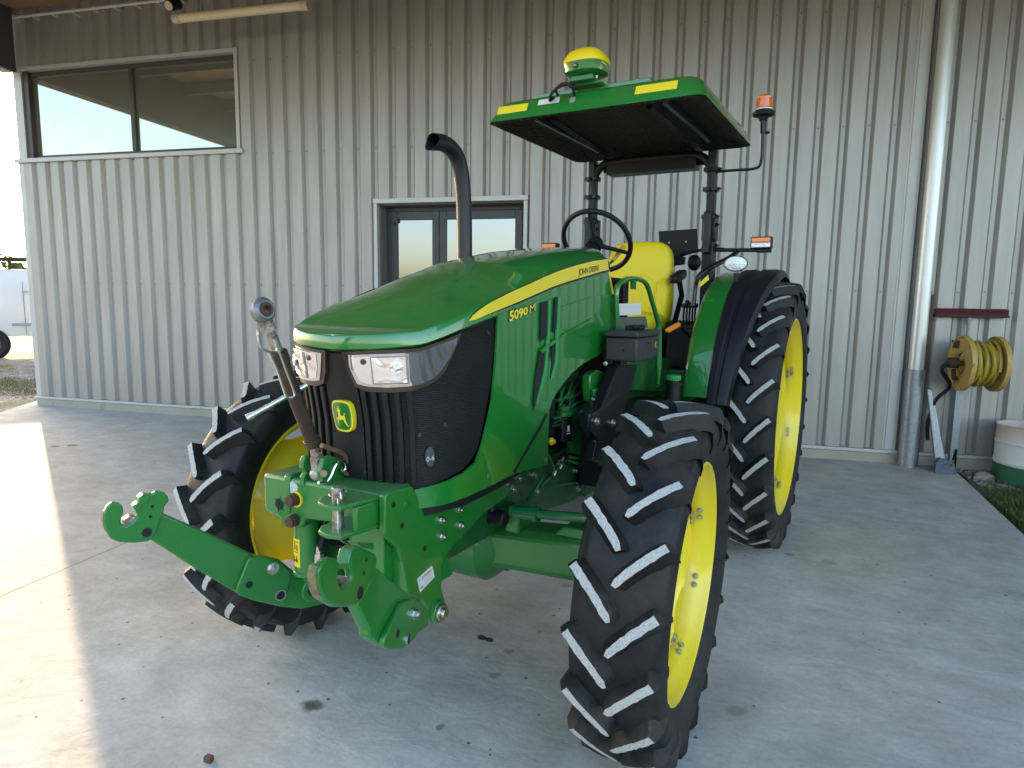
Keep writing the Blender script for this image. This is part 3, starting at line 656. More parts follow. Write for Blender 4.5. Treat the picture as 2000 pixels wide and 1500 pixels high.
for i in range(5200):
    x = rnd.uniform(-90, 90); zt = 3.2+1.6*noise.noise(Vector((x*.11, 0, 0)))+1.2*noise.noise(Vector((x*.45, 2, 0))); c_ = Vector((x, -78+rnd.uniform(-3, 3), rnd.uniform(-.1, 1)*zt)); s_ = rnd.uniform(.25, .6)
    a = Vector((rnd.gauss(0, 1), rnd.gauss(0, 1), rnd.gauss(0, 1))).normalized(); b, c2_ = frame_of(a); mb.add([c_-b*s_, c_+c2_*s_*.6, c_+b*s_, c_-c2_*s_*.6], [(0, 1, 2, 3)], rnd.randrange(2))
tag(mb.build('reflection_wood', [LG[1], mat('winter_twig', (.14, .11, .08), .8)], smooth=0), 'far low belt of trees added behind the camera for reflections in door glass and paint', 'wood', kind='stuff')
#PART3
# ------------------------------------------------------------------ the tractor
trac = empty('tractor', TL, TA, 'green tractor with yellow wheels, an open black roll bar and a green canopy', 'tractor')
trac.location = TL
CY = .04
PLC = [(3.06, 0), (3.056, .09), (3.04, .165), (3.005, .228), (2.93, .27), (2.82, .294), (2.65, .306), (2.3, .32), (1.9, .33), (1.5, .33), (1.0, .33)]
PD = crom([(x, y, 0) for x, y in PLC], 8)
SD = [0.0]
for a, b in zip(PD, PD[1:]): SD.append(SD[-1]+(b-a).length)
def lean(a, z): return (.20*(z-1.22) if z > 1.22 else .06*(z-1.22))*math.exp(-(a/.42)**2) if a < 1.2 else 0
def plan(s, off=0, z=None):
    a = abs(s); k = 0
    while k < len(SD)-2 and SD[k+1] < a: k += 1
    t = (a-SD[k])/(SD[k+1]-SD[k]); p = PD[k].lerp(PD[k+1], t)
    k0, k1 = max(0, k-1), min(len(PD)-1, k+2); d = (PD[k1]-PD[k0]).normalized()
    if a < .02: d = Vector((0, 1, 0))
    n = Vector((d.y, -d.x, 0)); p = p+n*off
    sg = 1 if s >= 0 else -1
    return Vector((p.x+(lean(a, z) if z is not None else 0), CY+sg*p.y, 0)), Vector((n.x, sg*n.y, 0))
def s_of_x(x):
    for k in range(len(PD)-1):
        if PD[k].x >= x >= PD[k+1].x: return SD[k]+(PD[k].x-x)/max(1e-9, PD[k].x-PD[k+1].x)*(SD[k+1]-SD[k])
    return SD[-1]
def US(px, py):
    z = 1.3
    for _ in range(6):
        r = US_(px, py, z)
        if r is None: return None
        z = r[1]
    return r
def US_(px, py, z0):
    v = RTI @ ray((px, py)); best = None
    full = [(i, Vector((p.x+lean(SD[i], z0), CY-p.y, 0))) for i, p in enumerate(PD)][::-1]
    full = [(-SD[i], p) for i, p in full] + [(SD[i], Vector((p.x+lean(SD[i], z0), CY+p.y, 0))) for i, p in enumerate(PD)][1:]
    for (sa, a), (sb, b) in zip(full, full[1:]):
        d = b-a; det = v.x*(-d.y)+d.x*v.y
        if abs(det) < 1e-9: continue
        bx, by = a.x-CT.x, a.y-CT.y
        t = (bx*(-d.y)+d.x*by)/det; u = (v.x*by-v.y*bx)/det
        if -1e-6 <= u <= 1+1e-6 and t > 0 and (best is None or t < best[0]): best = (t, sa+(sb-sa)*u, (CT+v*t).z)
    return None if best is None else (best[1], best[2])
def skin(name, pxs, material, off=.002, th=.006, parent=None, mirror=False, raw=None, build=True, curve=0, step=.02):
    pts = raw if raw else [US(*p) for p in pxs]
    if None in pts: raise ValueError('miss %s %s' % (name, pts))
    if curve: pts = [(v.x, v.y) for v in crom([(a, b, 0) for a, b in pts]+[(pts[0][0], pts[0][1], 0)], curve)][:-1]
    sides = (1, -1) if mirror == 'both' else ((-1,) if mirror else (1,))
    vs, fs = [], []
    for sg in sides:
        bm = bmesh.new(); f = bm.faces.new([bm.verts.new((sg*a, b, 0)) for a, b in pts])
        lo = min(sg*a for a, b in pts); hi = max(sg*a for a, b in pts); s = math.floor(lo/step)*step
        while s < hi:
            if s > lo+1e-4: bmesh.ops.bisect_plane(bm, geom=bm.verts[:]+bm.edges[:]+bm.faces[:], plane_co=(s, 0, 0), plane_no=(1, 0, 0), dist=1e-5)
            s += step
        zl = min(v.co.y for v in bm.verts); zh = max(v.co.y for v in bm.verts); z_ = math.floor(zl/.04)*.04+.04
        while z_ < zh-1e-4:
            bmesh.ops.bisect_plane(bm, geom=bm.verts[:]+bm.edges[:]+bm.faces[:], plane_co=(0, z_, 0), plane_no=(0, 1, 0), dist=1e-5); z_ += .04
        bm.verts.ensure_lookup_table(); bm.verts.index_update()
        o = len(vs); n = len(bm.verts); out, inn = [], []
        for v in bm.verts:
            p, nn = plan(v.co.x, off, v.co.y); q, _ = plan(v.co.x, off-th, v.co.y); out.append(Vector((p.x, p.y, v.co.y))); inn.append(Vector((q.x, q.y, v.co.y)))
        vs += out+inn
        for f in bm.faces:
            ids = [v.index for v in f.verts]; fs.append([i+o for i in ids]); fs.append([i+o+n for i in reversed(ids)])
        for e in bm.edges:
            if len(e.link_faces) == 1: a, b = e.verts[0].index, e.verts[1].index; fs.append([a+o, b+o, b+o+n, a+o+n])
        bm.free()
    mb = MB(); mb.add(vs, fs)
    if not build: return mb
    return mb.build(name, material, trac if parent is None else parent, smooth=30)
def interp(T, x):
    if x <= T[0][0]: return T[0][1]
    for (a, b), (c, d) in zip(T, T[1:]):
        if x <= c: return b+(d-b)*(x-a)/(c-a)
    return T[-1][1]
# hood lip lower edge and shoulder crease as functions of distance s from the nose
ZLO = [(0, 1.438), (.16, 1.446), (.28, 1.460), (.41, 1.498), (.62, 1.543), (.9, 1.60), (1.3, 1.665), (1.6, 1.708), (1.9, 1.735), (2.3, 1.76)]
ZCR = [(0, 1.487), (.16, 1.496), (.28, 1.510), (.47, 1.573), (.73, 1.634), (.9, 1.664), (1.2, 1.727), (1.41, 1.767), (1.55, 1.785), (1.8, 1.808), (2.1, 1.826), (2.3, 1.832)]
ZTOP = [(1.0, 1.862), (1.45, 1.862), (1.6, 1.852), (1.8, 1.836), (2.0, 1.810), (2.2, 1.778), (2.4, 1.742), (2.6, 1.684), (2.8, 1.610), (2.9, 1.567), (2.98, 1.530), (3.04, 1.502), (3.11, 1.480)]
SR = s_of_x(1.735)
mb = MB(); n = 90
grid = []
for i in range(-n, n+1):
    s = SR*i/n; a = abs(s); z0, z1 = interp(ZLO, a), interp(ZCR, a); row = []
    for k in range(7):
        t = k/6; off = .013*math.exp(-(a/.5)**2)*(1-.2*t)+.004
        if k == 0: off -= .008
        p, _ = plan(s, off-.010*t*t, z0+(z1-z0)*t); row.append(Vector((p.x, p.y, z0+(z1-z0)*t)))
    grid.append(row)
mb.loft(grid, caps=False, closed=False); band = [r[-1] for r in grid]
# dome: rows follow the shoulder line and shrink to the spine
K = 12; rows = []
half = len(grid)//2
for k in range(0, n+1):
    # left and right shoulder points at the same distance from the nose
    L_ = band[half+k]; R_ = band[half-k]; xc = L_.x; row = []
    for j in range(-K, K+1):
        u = math.sin(j/K*math.pi/2); rp = max(0, min(1, (2.15-xc)/.42)); rp = rp*rp*(3-2*rp)
        x_ = xc-.24*(1-u*u)*rp; zc = L_.z; zt_ = max(interp(ZTOP, x_), zc+.001)
        uu = abs(u); yy = CY+(L_.y-CY)*u; ex = 1.75+2.6*max(0, min(1, (2.75-xc)/.95))
        row.append(Vector((x_, yy, zc+(zt_-zc)*(1-uu**ex))))
    rows.append(row)
mb.loft(rows, caps=False, closed=False)
# rounded rear edge
last = rows[-1]; r2 = [Vector((p.x-.035, p.y, p.z-.012-.004*abs(p.y-CY))) for p in last]; r3 = [Vector((p.x-.05, p.y, p.z-.05)) for p in last]
mb.loft([last, r2, r3], caps=False, closed=False)
hood = mb.build('hood', GREEN, trac, smooth=28)
hood.modifiers.new('thick', 'SOLIDIFY').thickness = .004
for m_ in hood.modifiers: m_.offset = -1
# hood latch badge on top
p = U(822, 549, Z=1.70)
mb = MB(); a = U(838, 538, Z=1.712); b = U(806, 562, Z=1.672); mb.prism([a+Vector((0, .012, .004)), a+Vector((.0, -.03, .01)), b+Vector((0, .0, .008))], (0, 0, .006))
mb.build('hood_badge', CHROME, hood, bevel=.002)

# side panel (near traced, far mirrored)
SIDE = [(971, 612), (1012, 594), (1044, 581), (1076, 567), (1108, 556), (1132, 549), (1172, 537), (1187, 533), (1196, 588), (1198, 640), (1177, 688), (1152, 702), (1133, 713), (1114, 730), (1100, 747), (1087, 764), (1078, 780), (1071, 800), (1069, 860), (1068, 907),
        (1003, 925), (962, 946), (915, 968), (870, 984), (825, 992), (800, 990), (803, 957), (840, 949), (872, 939), (905, 923), (928, 903), (940, 870), (952, 820), (960, 780), (967, 700)]
skin('side_panel', SIDE, GREEN, .004, .008)
skin('side_panel', SIDE, GREEN, .004, .008, mirror=True)
# raised rear sub panel and seams
for sg in (False, True):
    mbk = skin('x', [(1003, 925), (1000, 921), (1030, 868), (1052, 830), (1064, 806), (1067, 809), (1055, 836), (1033, 872)], DECALK, .0055, .002, build=False, mirror=sg)
    mbk.build('panel_seam', HOLE, trac)
    sp = skin('side_blister', [(1066, 742), (1092, 722), (1130, 700), (1165, 676), (1186, 655), (1190, 575), (1150, 580), (1090, 600), (1086, 655), (1072, 700)], GREEN, .010, .01, mirror=sg)
    sp.modifiers.new('bevel', 'BEVEL').width = .005
for sg in (False, True):
    rb = skin('panel_rib', [(1050, 684), (1062, 672), (1100, 648), (1150, 621), (1151, 625), (1100, 654), (1064, 679), (1052, 690)], GREEN, .018, .01, mirror=sg); rb.modifiers.new('bevel', 'BEVEL').width = .003
VENT = mat('black_vent_mesh', (.012, .012, .013), .6, bump=1, bscale=220)
for sg in (False, True):
    for v_ in ([(1052, 592), (1065, 588), (1063, 655), (1050, 668)], [(1049, 686), (1060, 676), (1057, 720), (1049, 755), (1040, 790), (1036, 802), (1040, 745)],
               [(1079, 583), (1084, 580), (1081, 642), (1075, 650)], [(1073, 668), (1080, 660), (1078, 705), (1070, 738)]):
        skin('vent', v_, VENT, .0125, .004, mirror=sg)
    for v_ in ([(1065, 588), (1069, 587), (1067, 655), (1061, 720), (1052, 758), (1042, 792), (1041, 786), (1049, 755), (1057, 720), (1063, 655)],
               [(1084, 580), (1088, 579), (1086, 640), (1083, 705), (1073, 738), (1070, 738), (1078, 705), (1081, 642)]):
        skin('vent_trim', v_, mat('light_green_paint', (.03, .3, .09), .3, 0, .6), .016, .008, mirror=sg)
# yellow stripe with pin lines, lettering
STR = [(912, 628), (920, 616), (932, 606), (948, 595), (964, 586), (996, 570), (1028, 556), (1060, 541), (1092, 528), (1124, 518), (1156, 510), (1184, 506), (1186, 527), (1172, 530), (1132, 542), (1108, 549), (1076, 560), (1044, 574), (1012, 588), (980, 601), (948, 614), (916, 628)]
STRK = [(910, 629), (919, 615), (931, 604.5), (964, 584.5), (996, 568.5), (1028, 554.5), (1060, 539.5), (1092, 526.5), (1124, 516.5), (1156, 508.5), (1184, 504.5), (1186.5, 531), (1172, 534), (1132, 546), (1108, 553), (1076, 564), (1044, 578), (1012, 592), (980, 604), (948, 616), (915, 630)]
for sg in (False, True):
    k_ = skin('stripe_border', STRK, DECALK, .0065, .003, mirror=sg)
    y_ = skin('stripe', STR, DECALY, .0075, .003, parent=k_, mirror=sg); y_.parent = trac; k_.parent = y_
for i in range(1, 6):
    t = i/6; L0 = [(935+25*t, 605+14*t), (964+16*t, 586+15*t), (1012, 563+25*t), (1060, 541+26*t), (1124, 518+27*t), (1185, 506+21*t)]
    Lp = [(x, y+.55) for x, y in L0[::-1]]
    skin('pin_line', [(x, y-.2) for x, y in L0]+[(x, y+.35) for x, y in reversed(L0)], mat('stripe_line', (.5, .36, .02), .4), .0079, .001)
def side_text(name, s, px0, px1, h_px, material, off, bold=0, xs=.8, mirror=False, shear=0, depth=.0008, spacing=1, hscale=1.0):
    a, b = US(*px0), US(*px1); me = text_mesh(s, 1, depth=.0, bold=bold, shear=shear, spacing=spacing)
    xs_ = [v.co.x for v in me.vertices]; ys_ = [v.co.y for v in me.vertices]; w0, w1 = min(xs_), max(xs_); h0, h1 = min(ys_), max(ys_)
    H0, H1 = (h_px if isinstance(h_px, tuple) else (h_px, h_px)); vs = []
    for v in me.vertices:
        u = (v.co.x-w0)/(w1-w0); t = (v.co.y-h0)/(h1-h0)
        s_ = a[0]+(b[0]-a[0])*u; z = a[1]+(b[1]-a[1])*u+(H0+(H1-H0)*u)*t; p, _ = plan(s_, off, z); vs.append(Vector((p.x, p.y, z)))
    for v, p in zip(me.vertices, vs): v.co = p
    me.materials.clear(); me.materials.append(material); me.name = name
    o = bpy.data.objects.new(name, me); COL.objects.link(o); o.parent = trac; return o
side_text('stripe_lettering', 'JOHN DEERE', (1126, 543), (1166, 530.5), (.036, .027), DECALK, .0087, bold=.004, spacing=.95)
side_text('model_number', '5090', (990, 631), (1029, 614.5), (.044, .031), DECALK, .0052, bold=.06)
side_text('model_number', '5090', (992, 629), (1028, 613.5), (.038, .027), DECALY, .0062, bold=.03)
side_text('model_number', 'M', (1031, 612), (1042.5, 607.5), .031, DECALK, .0052, bold=.035)
side_text('model_number', 'M', (1032, 611), (1042, 606.5), .027, DECALY, .0062, bold=.0)

# grille
def grille_mat():
    m, nt, b = nmat('grille_mesh'); N, L = nt.nodes, nt.links; tc = N.new('ShaderNodeTexCoord')
    b.inputs['Base Color'].default_value = (.012, .011, .011, 1); b.inputs['Roughness'].default_value = .55; b.inputs['Specular IOR Level'].default_value = .25
    wv = N.new('ShaderNodeTexWave'); wv.bands_direction = 'Z'; wv.inputs['Scale'].default_value = 55; wv.inputs['Distortion'].default_value = 0; L.new(tc.outputs['Object'], wv.inputs['Vector'])
    bp = N.new('ShaderNodeBump'); bp.inputs['Strength'].default_value = .4; bp.inputs['Distance'].default_value = .003; L.new(wv.outputs['Fac'], bp.inputs['Height']); L.new(bp.outputs['Normal'], b.inputs['Normal'])
    n = N.new('ShaderNodeTexNoise'); n.inputs['Scale'].default_value = 4; n.inputs['Detail'].default_value = 8; L.new(tc.outputs['Object'], n.inputs['Vector'])
    n2 = N.new('ShaderNodeTexNoise'); n2.inputs['Scale'].default_value = 180; L.new(tc.outputs['Object'], n2.inputs['Vector'])
    mu = N.new('ShaderNodeMath'); mu.operation = 'MULTIPLY'; L.new(n.outputs['Fac'], mu.inputs[0]); L.new(n2.outputs['Fac'], mu.inputs[1])
    r = N.new('ShaderNodeValToRGB'); r.color_ramp.elements[0].position = .24; r.color_ramp.elements[0].color = (.009, .0085, .009, 1); r.color_ramp.elements[1].position = .42; r.color_ramp.elements[1].color = (.022, .019, .016, 1)
    L.new(mu.outputs['Value'], r.inputs['Fac']); L.new(r.outputs['Color'], b.inputs['Base Color']); return m
GRM = grille_mat()
sg_ = s_of_x(2.655)
gz = [(0, 1.0), (.2, 1.015), (.32, 1.04), (.43, 1.062), (.5, 1.11), (.55, 1.24), (sg_, 1.40)]
raw = []
for i in range(-30, 31):
    s = sg_*i/30; raw.append((s, interp(ZLO, abs(s))+.004))
low = [(sg_*i/30, interp(gz, abs(sg_*i/30))-.01) for i in range(30, -31, -1)]
skin('grille', None, GRM, -.008, .02, raw=raw+low)
grl = [o for o in trac.children if o.name.startswith('grille')][0]
mb = MB()
for sg in (1, -1):
    for k in range(5):
        s0 = .085+k*.036
        for (w_, off, z0, z1) in [(.0085, .006, 1.03+.002*k, 1.325-.0*k)]:
            A = []; 
            rg = []
            for z in [z0+(z1-z0)*i_/8 for i_ in range(9)]:
                A = []
                for s in (s0-w_, s0+w_): A.append((plan(sg*s, off, z)[0], plan(sg*s, -.01, z)[0]))
                (p0, q0), (p1, q1) = A; rg.append([Vector((v.x, v.y, z)) for v in (p0, p1, q1, q0)])
            mb.loft(rg)
mb.build('grille_fin', BLACKP, grl, bevel=.0025)
skin('grille_rim', None, BLACKP, .0, .02, parent=grl, raw=[(.02, 1.43), (.055, 1.43), (.065, 1.30), (.068, 1.02), (-.068, 1.02), (-.065, 1.30), (-.055, 1.43), (-.02, 1.43)])
p = U(873, 833, X=2.95); 
for (x_, y_) in [(870, 831), (820, 850), (713, 922), (955, 650)]:
    s_, z_ = US(x_, y_); q, nn = plan(s_, -.004, z_); mb = MB(); mb.hexb(Vector((q.x, q.y, z_)), nn, .005, .004); mb.build('grille_bolt', mat('dull_dark_bolt', (.07, .07, .075), .5, .5), grl)
s_, z_ = US(840, 893)
tgp = [(s_+.016*math.cos(a), z_+(.034 if math.sin(a) > 0 else .03)*math.sin(a)) for a in [2*math.pi*i/20 for i in range(20)]]
tg = skin('grille_tag', None, mat('dark_grey_tag', (.05, .05, .06), .5), .0, .006, parent=grl, raw=tgp)
o = side_text('tag_lettering', '0-6', (833, 902), (848, 898), .015, mat('chalk_white', (.6, .6, .6), .7), .0008, bold=0); o.parent = tg
# crossed straw mark and deer emblem
def emblem():
    s0, z0 = US(677, 811); W_, H_ = .040, .050
    def sh(k):
        pts = []
        for i in range(32):
            a = 2*math.pi*i/32; c_, s_ = math.cos(a), math.sin(a); e = .52
            x = W_*k*math.copysign(abs(c_)**e, c_); z = H_*k*math.copysign(abs(s_)**e, s_); x *= 1-.13*(z/H_ < 0)*abs(z/H_)-.0; pts.append((s0+x, z0+z))
        return pts
    b = skin('emblem', None, DECALY, .018, .02, raw=sh(1.0)); e2 = skin('emblem_field', None, GREEN, .020, .004, parent=b, raw=sh(.87))
    deer = [(-.62, -.50), (-.50, -.52), (-.38, -.22), (-.20, -.28), (-.05, -.22), (.12, -.20), (.25, -.42), (.52, -.62), (.62, -.72), (.66, -.64), (.48, -.45), (.38, -.22), (.36, .02), (.30, .12), (.44, .28), (.34, .30), (.16, .06), (-.10, .08), (-.20, .22),
            (-.18, .40), (-.10, .46), (-.12, .54), (-.24, .52), (-.20, .72), (-.30, .56), (-.30, .80), (-.38, .56), (-.46, .76), (-.44, .50), (-.52, .40), (-.44, .36), (-.34, .38), (-.40, .18), (-.42, -.02), (-.60, -.16), (-.66, -.10), (-.72, -.16), (-.60, -.26), (-.46, -.20)]
    skin('deer', None, DECALY, .0215, .003, parent=b, raw=[(s0+x*W_*.85, z0-.002+z*H_*.85) for x, z in deer])
emblem()
# headlights
def refl_mat():
    m, nt, b = nmat('lamp_reflector'); N, L = nt.nodes, nt.links; tc = N.new('ShaderNodeTexCoord')
    b.inputs['Metallic'].default_value = 1; b.inputs['Roughness'].default_value = .16; b.inputs['Base Color'].default_value = (.8, .82, .86, 1)
    w1 = N.new('ShaderNodeTexWave'); w1.bands_direction = 'Z'; w1.inputs['Scale'].default_value = 5; w1.inputs['Distortion'].default_value = 6; L.new(tc.outputs['Object'], w1.inputs['Vector'])
    w2 = N.new('ShaderNodeTexWave'); w2.bands_direction = 'DIAGONAL'; w2.inputs['Scale'].default_value = 6; w2.inputs['Distortion'].default_value = 5; L.new(tc.outputs['Object'], w2.inputs['Vector'])
    ad = N.new('ShaderNodeMath'); L.new(w1.outputs['Fac'], ad.inputs[0]); L.new(w2.outputs['Fac'], ad.inputs[1])
    bp = N.new('ShaderNodeBump'); bp.inputs['Strength'].default_value = .5; bp.inputs['Distance'].default_value = .012; L.new(ad.outputs['Value'], bp.inputs['Height']); L.new(bp.outputs['Normal'], b.inputs['Normal']); return m
REFL = refl_mat(); BZ = mat('bronze_black_bezel', (.045, .03, .02), .35, .2, .3)
FR = [(671, 687), (740, 684), (818, 679), (860, 665), (896, 650), (893, 664), (880, 694), (866, 724), (850, 742), (832, 753), (805, 763), (760, 766), (719, 764), (698, 755), (684, 728)]
CH = [(679, 693), (740, 691), (800, 688), (818, 686), (850, 674), (888, 659), (886, 670), (872, 700), (858, 722), (845, 737), (826, 747), (803, 753), (760, 756), (722, 754), (703, 749), (693, 728)]
LN = [(692, 697), (745, 695), (797, 692), (800, 748), (760, 751), (724, 749), (709, 744), (698, 722)]
IN = [(731, 699), (792, 696), (795, 745), (737, 747)]
INB = [(727, 696), (796, 693), (799, 748), (733, 750)]
for sg in (False, True):
    hl = skin('headlight', FR, BZ, .010, .03, mirror=sg)
    hl.modifiers.new('bevel', 'BEVEL').width = .003
    skin('chrome_surround', CH, mat('dark_chrome', (.5, .5, .53), .06, 1), .0135, .01, parent=hl, mirror=sg)
    skin('reflector', LN, mat('soft_reflector', (.7, .72, .76), .14, 1, bump=.35, bscale=14), .015, .004, parent=hl, mirror=sg)
    skin('insert_frame', INB, mat('grey_lamp_frame', (.3, .31, .33), .3, .6), .018, .005, parent=hl, mirror=sg).modifiers.new('bevel', 'BEVEL').width = .002
    skin('lamp_insert', IN, REFL, .019, .005, parent=hl, mirror=sg)
    s_, z_ = US(777, 718); p, nn = plan(-s_ if sg else s_, .02, z_); q = Vector((p.x, p.y, z_)); mb = MB(); mb.lathe([(0, .019), (.004, .019), (.005, .014), (.002, .011), (.006, .006), (.007, 0)], q-nn*.001, nn, 28)
    mb.build('bulb', CHROME, hl)
    s_, z_ = US(715, 706); p, nn = plan(-s_ if sg else s_, .0155, z_); q = Vector((p.x, p.y, z_)); mb = MB(); mb.lathe([(0, .009), (.002, .009), (.003, 0)], q, nn, 18); mb.build('adjuster', BZ, hl)
# black gap line under the side panel
skin('lower_seal', [(1003, 927), (962, 948), (915, 970), (870, 987), (825, 996), (822, 1010), (870, 1000), (920, 985), (965, 962), (1005, 940)], BLACKP, -.012, .02)
skin('lower_seal', [(1003, 927), (962, 948), (915, 970), (870, 987), (825, 996), (822, 1010), (870, 1000), (920, 985), (965, 962), (1005, 940)], BLACKP, -.012, .02, mirror=True)
# engine room behind the skins
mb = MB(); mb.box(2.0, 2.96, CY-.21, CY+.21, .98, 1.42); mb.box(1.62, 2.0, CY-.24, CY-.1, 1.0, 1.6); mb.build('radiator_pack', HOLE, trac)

# ---- frame, engine, driveline
mb = MB()
mb.box(2.3, 3.0, CY-.19, CY+.19, .70, .95); mb.box(1.55, 2.3, CY-.16, CY+.16, .66, .92)
mb.prism([(2.47, CY-.23, .93), (2.30, CY-.23, .73), (1.55, CY-.23, .64), (1.45, CY-.23, .66), (1.45, CY-.23, .90), (1.9, CY-.23, .99), (2.3, CY-.23, .99)], (0, .05, 0))
fr_ = mb.build('front_frame', GREEND, trac, bevel=.012)
mb = MB()
near = [U(985, 938, Y=.235), U(1012, 925, Y=.235), U(1060, 905, Y=.235), U(1100, 880, Y=.235), U(1150, 850, Y=.235), U(1165, 890, Y=.235), U(1150, 960, Y=.235), U(1110, 985, Y=.235), U(1060, 1000, Y=.235), U(1012, 1010, Y=.235), U(1003, 985, Y=.235), U(985, 980, Y=.235), U(955, 985, Y=.235)]
mb.prism(near, (0, -.05, 0)); fr2 = mb.build('frame_casting', GREEND, trac, bevel=.008)
mb = MB()
for a, b in [((1055, 950), (1118, 885)), ((1090, 945), (1140, 940)), ((1020, 1000), (1060, 930)), ((1133, 900), (1136, 965))]:
    mb.tube([U(*a, Y=.237), U(*b, Y=.237)], .009, 8)
mb.build('casting_rib', GREEND, fr2)
for (x_, y_) in [(1011, 934), (1042, 928), (999, 955), (1046, 960), (1122, 919), (1128, 954), (986, 946)]:
    mb = MB(); mb.hexb(U(x_, y_, Y=.236), (0, 1, 0), .0125, .013); mb.build('frame_bolt', ZINC, fr2)
mb = MB(); mb.box(1.5, 2.75, CY-.15, CY+.10, .9, 1.3); mb.box(1.6, 2.5, CY-.12, CY+.12, 1.3, 1.55)
for k in range(4): mb.cyl((1.75+k*.22, CY+.10, 1.22), (1.75+k*.22, CY+.16, 1.22), .06, 18); mb.box(1.68+k*.22, 1.82+k*.22, CY+.10, CY+.14, .98, 1.1)
mb.cyl((2.55, CY+.05, 1.05), (2.55, CY+.2, 1.05), .09, 24)
for k in range(5):
    mb.box(1.62+k*.17, 1.74+k*.17, CY+.11, CY+.145, 1.33, 1.5); mb.cyl((1.68+k*.17, CY+.12, 1.24), (1.68+k*.17, CY+.19, 1.30), .018, 12)
mb.cyl((1.7, CY+.16, 1.20), (2.5, CY+.16, 1.22), .022, 12); mb.cyl((2.15, CY+.12, 1.12), (2.15, CY+.2, 1.12), .05, 20)
mb.build('engine_block', GREEND, trac, bevel=.01)
mb = MB(); rnd = random.Random(5)
for k in range(26):
    y = rnd.uniform(.19, .27); a = (1075+rnd.uniform(0, 40), 765+rnd.uniform(0, 70)); b = (1100+rnd.uniform(0, 55), 735+rnd.uniform(0, 60)); c_ = (1125+rnd.uniform(0, 45), 735+rnd.uniform(0, 60))
    mb.tube(crom([U(*a, Y=y), U((a[0]+b[0])/2, a[1]-rnd.uniform(5, 14), Y=y), U(*b, Y=y-.02), U(*c_, Y=y-.04)], 6), rnd.choice([.004, .006, .008]), 7)
mb.build('fuel_pipe', mat('green_pipe', (.03, .16, .06), .35, 0, .3), trac)
mb = MB()
for k in range(6):
    y = .2+.01*k; mb.tube(crom([U(1120+k*4, 790-k*8, Y=y), U(1140, 765+k*3, Y=y), U(1155, 735+k*8, Y=y-.03)], 6), .007, 7)
mb.tube(crom([U(1085, 905, Y=.25), U(1105, 885, Y=.25), U(1125, 890, Y=.24), U(1150, 885, Y=.22)], 6), .009, 8)
mb.build('black_hose', BLACKP, trac)
# ribbed injector body pieces
mb = MB()
for k in range(7): mb.cyl(U(1106+k*6, 742-k*2, Y=.2), U(1106+k*6, 756-k*2, Y=.2), .008, 8)
mb.build('injector', GREEND, trac, bevel=.002)
ff = MB(); a = U(1101, 812, Y=.26); b = U(1101, 860, Y=.26); ff.cyl(a, b, .037, 28); fo = ff.build('fuel_filter', BLACKM, trac, bevel=.004)
mb = MB(); mb.cyl(a+Vector((0, 0, .001)), a+Vector((0, 0, .022)), .041, 28); mb.cyl(a+Vector((0, 0, .022)), a+Vector((0, 0, .045)), .03, 20); mb.build('filter_head', GREENC, fo, bevel=.002)
d_ = Vector((.5, .86, 0)).normalized(); q = (a+b)/2+d_*.0375
for k, (dy, h) in enumerate([(.006, .012), (-.006, .002), (-.018, .002)]):
    mb = MB(); bs = Vector((-.86, .5, 0)); mb.add([q+bs*u_*(.010 if k else .006)+Vector((0, 0, dy+v_*h)) for u_, v_ in ((-1, -1), (1, -1), (1, 1), (-1, 1))], [(0, 1, 2, 3)]); mb.build('filter_print', WHITEL, fo)
mb = MB(); p = U(1077, 862, Y=.27); mb.ball(p, .017, 8, (1, .8, 1)); mb.hexb(p, (0, 1, 0), .011, .014); mb.build('oil_filler_cap', DECALY, trac)
mb = MB(); p = U(1147, 772, Y=.22); mb.box(p.x-.02, p.x+.02, p.y-.02, p.y+.01, p.z-.013, p.z+.013); mb.build('red_connector', RED, trac, bevel=.003)
mb = MB(); 
mb.prism([U(x, y, Y=.27) for x, y in [(1115, 800), (1150, 785), (1160, 805), (1156, 840), (1175, 848), (1160, 878), (1140, 890), (1118, 885)]], (0, -.03, 0)); cs = mb.build('clutch_housing', GREEND, trac, bevel=.006)
for (x_, y_) in [(1137, 804), (1140, 857)]:
    mb = MB(); mb.hexb(U(x_, y_, Y=.272), (0, 1, 0), .0135, .012); mb.build('housing_bolt', STEELW, cs)
mb = MB()
for (x_, y_) in [(1092, 900), (1100, 893), (1096, 908), (1084, 921)]: mb.cyl(U(x_, y_, Y=.26), U(x_-4, y_+8, Y=.26), .008, 8)
mb.build('zinc_fitting', ZINC, trac)
mb = MB(); mb.tube(crom([U(1112, 892, Y=.26), U(1130, 895, Y=.26), U(1160, 888, Y=.24)], 5), .007, 8); mb.tube(crom([U(1112, 900, Y=.27), U(1140, 908, Y=.26), U(1155, 900, Y=.24)], 5), .006, 8); mb.tube([U(1070, 885, Y=.26), U(1084, 918, Y=.26)], .006, 8); mb.build('brake_pipe', GREENC, trac)
# transmission / rear housing
mb = MB(); mb.box(-.25, 1.6, CY-.2, CY+.2, .62, 1.12); mb.box(-.3, .35, CY-.3, CY+.3, .6, 1.2); mb.cyl((0, CY-.62, .864), (0, CY+.62, .864), .11, 28)
mb.build('transmission', GREEND, trac, bevel=.015)

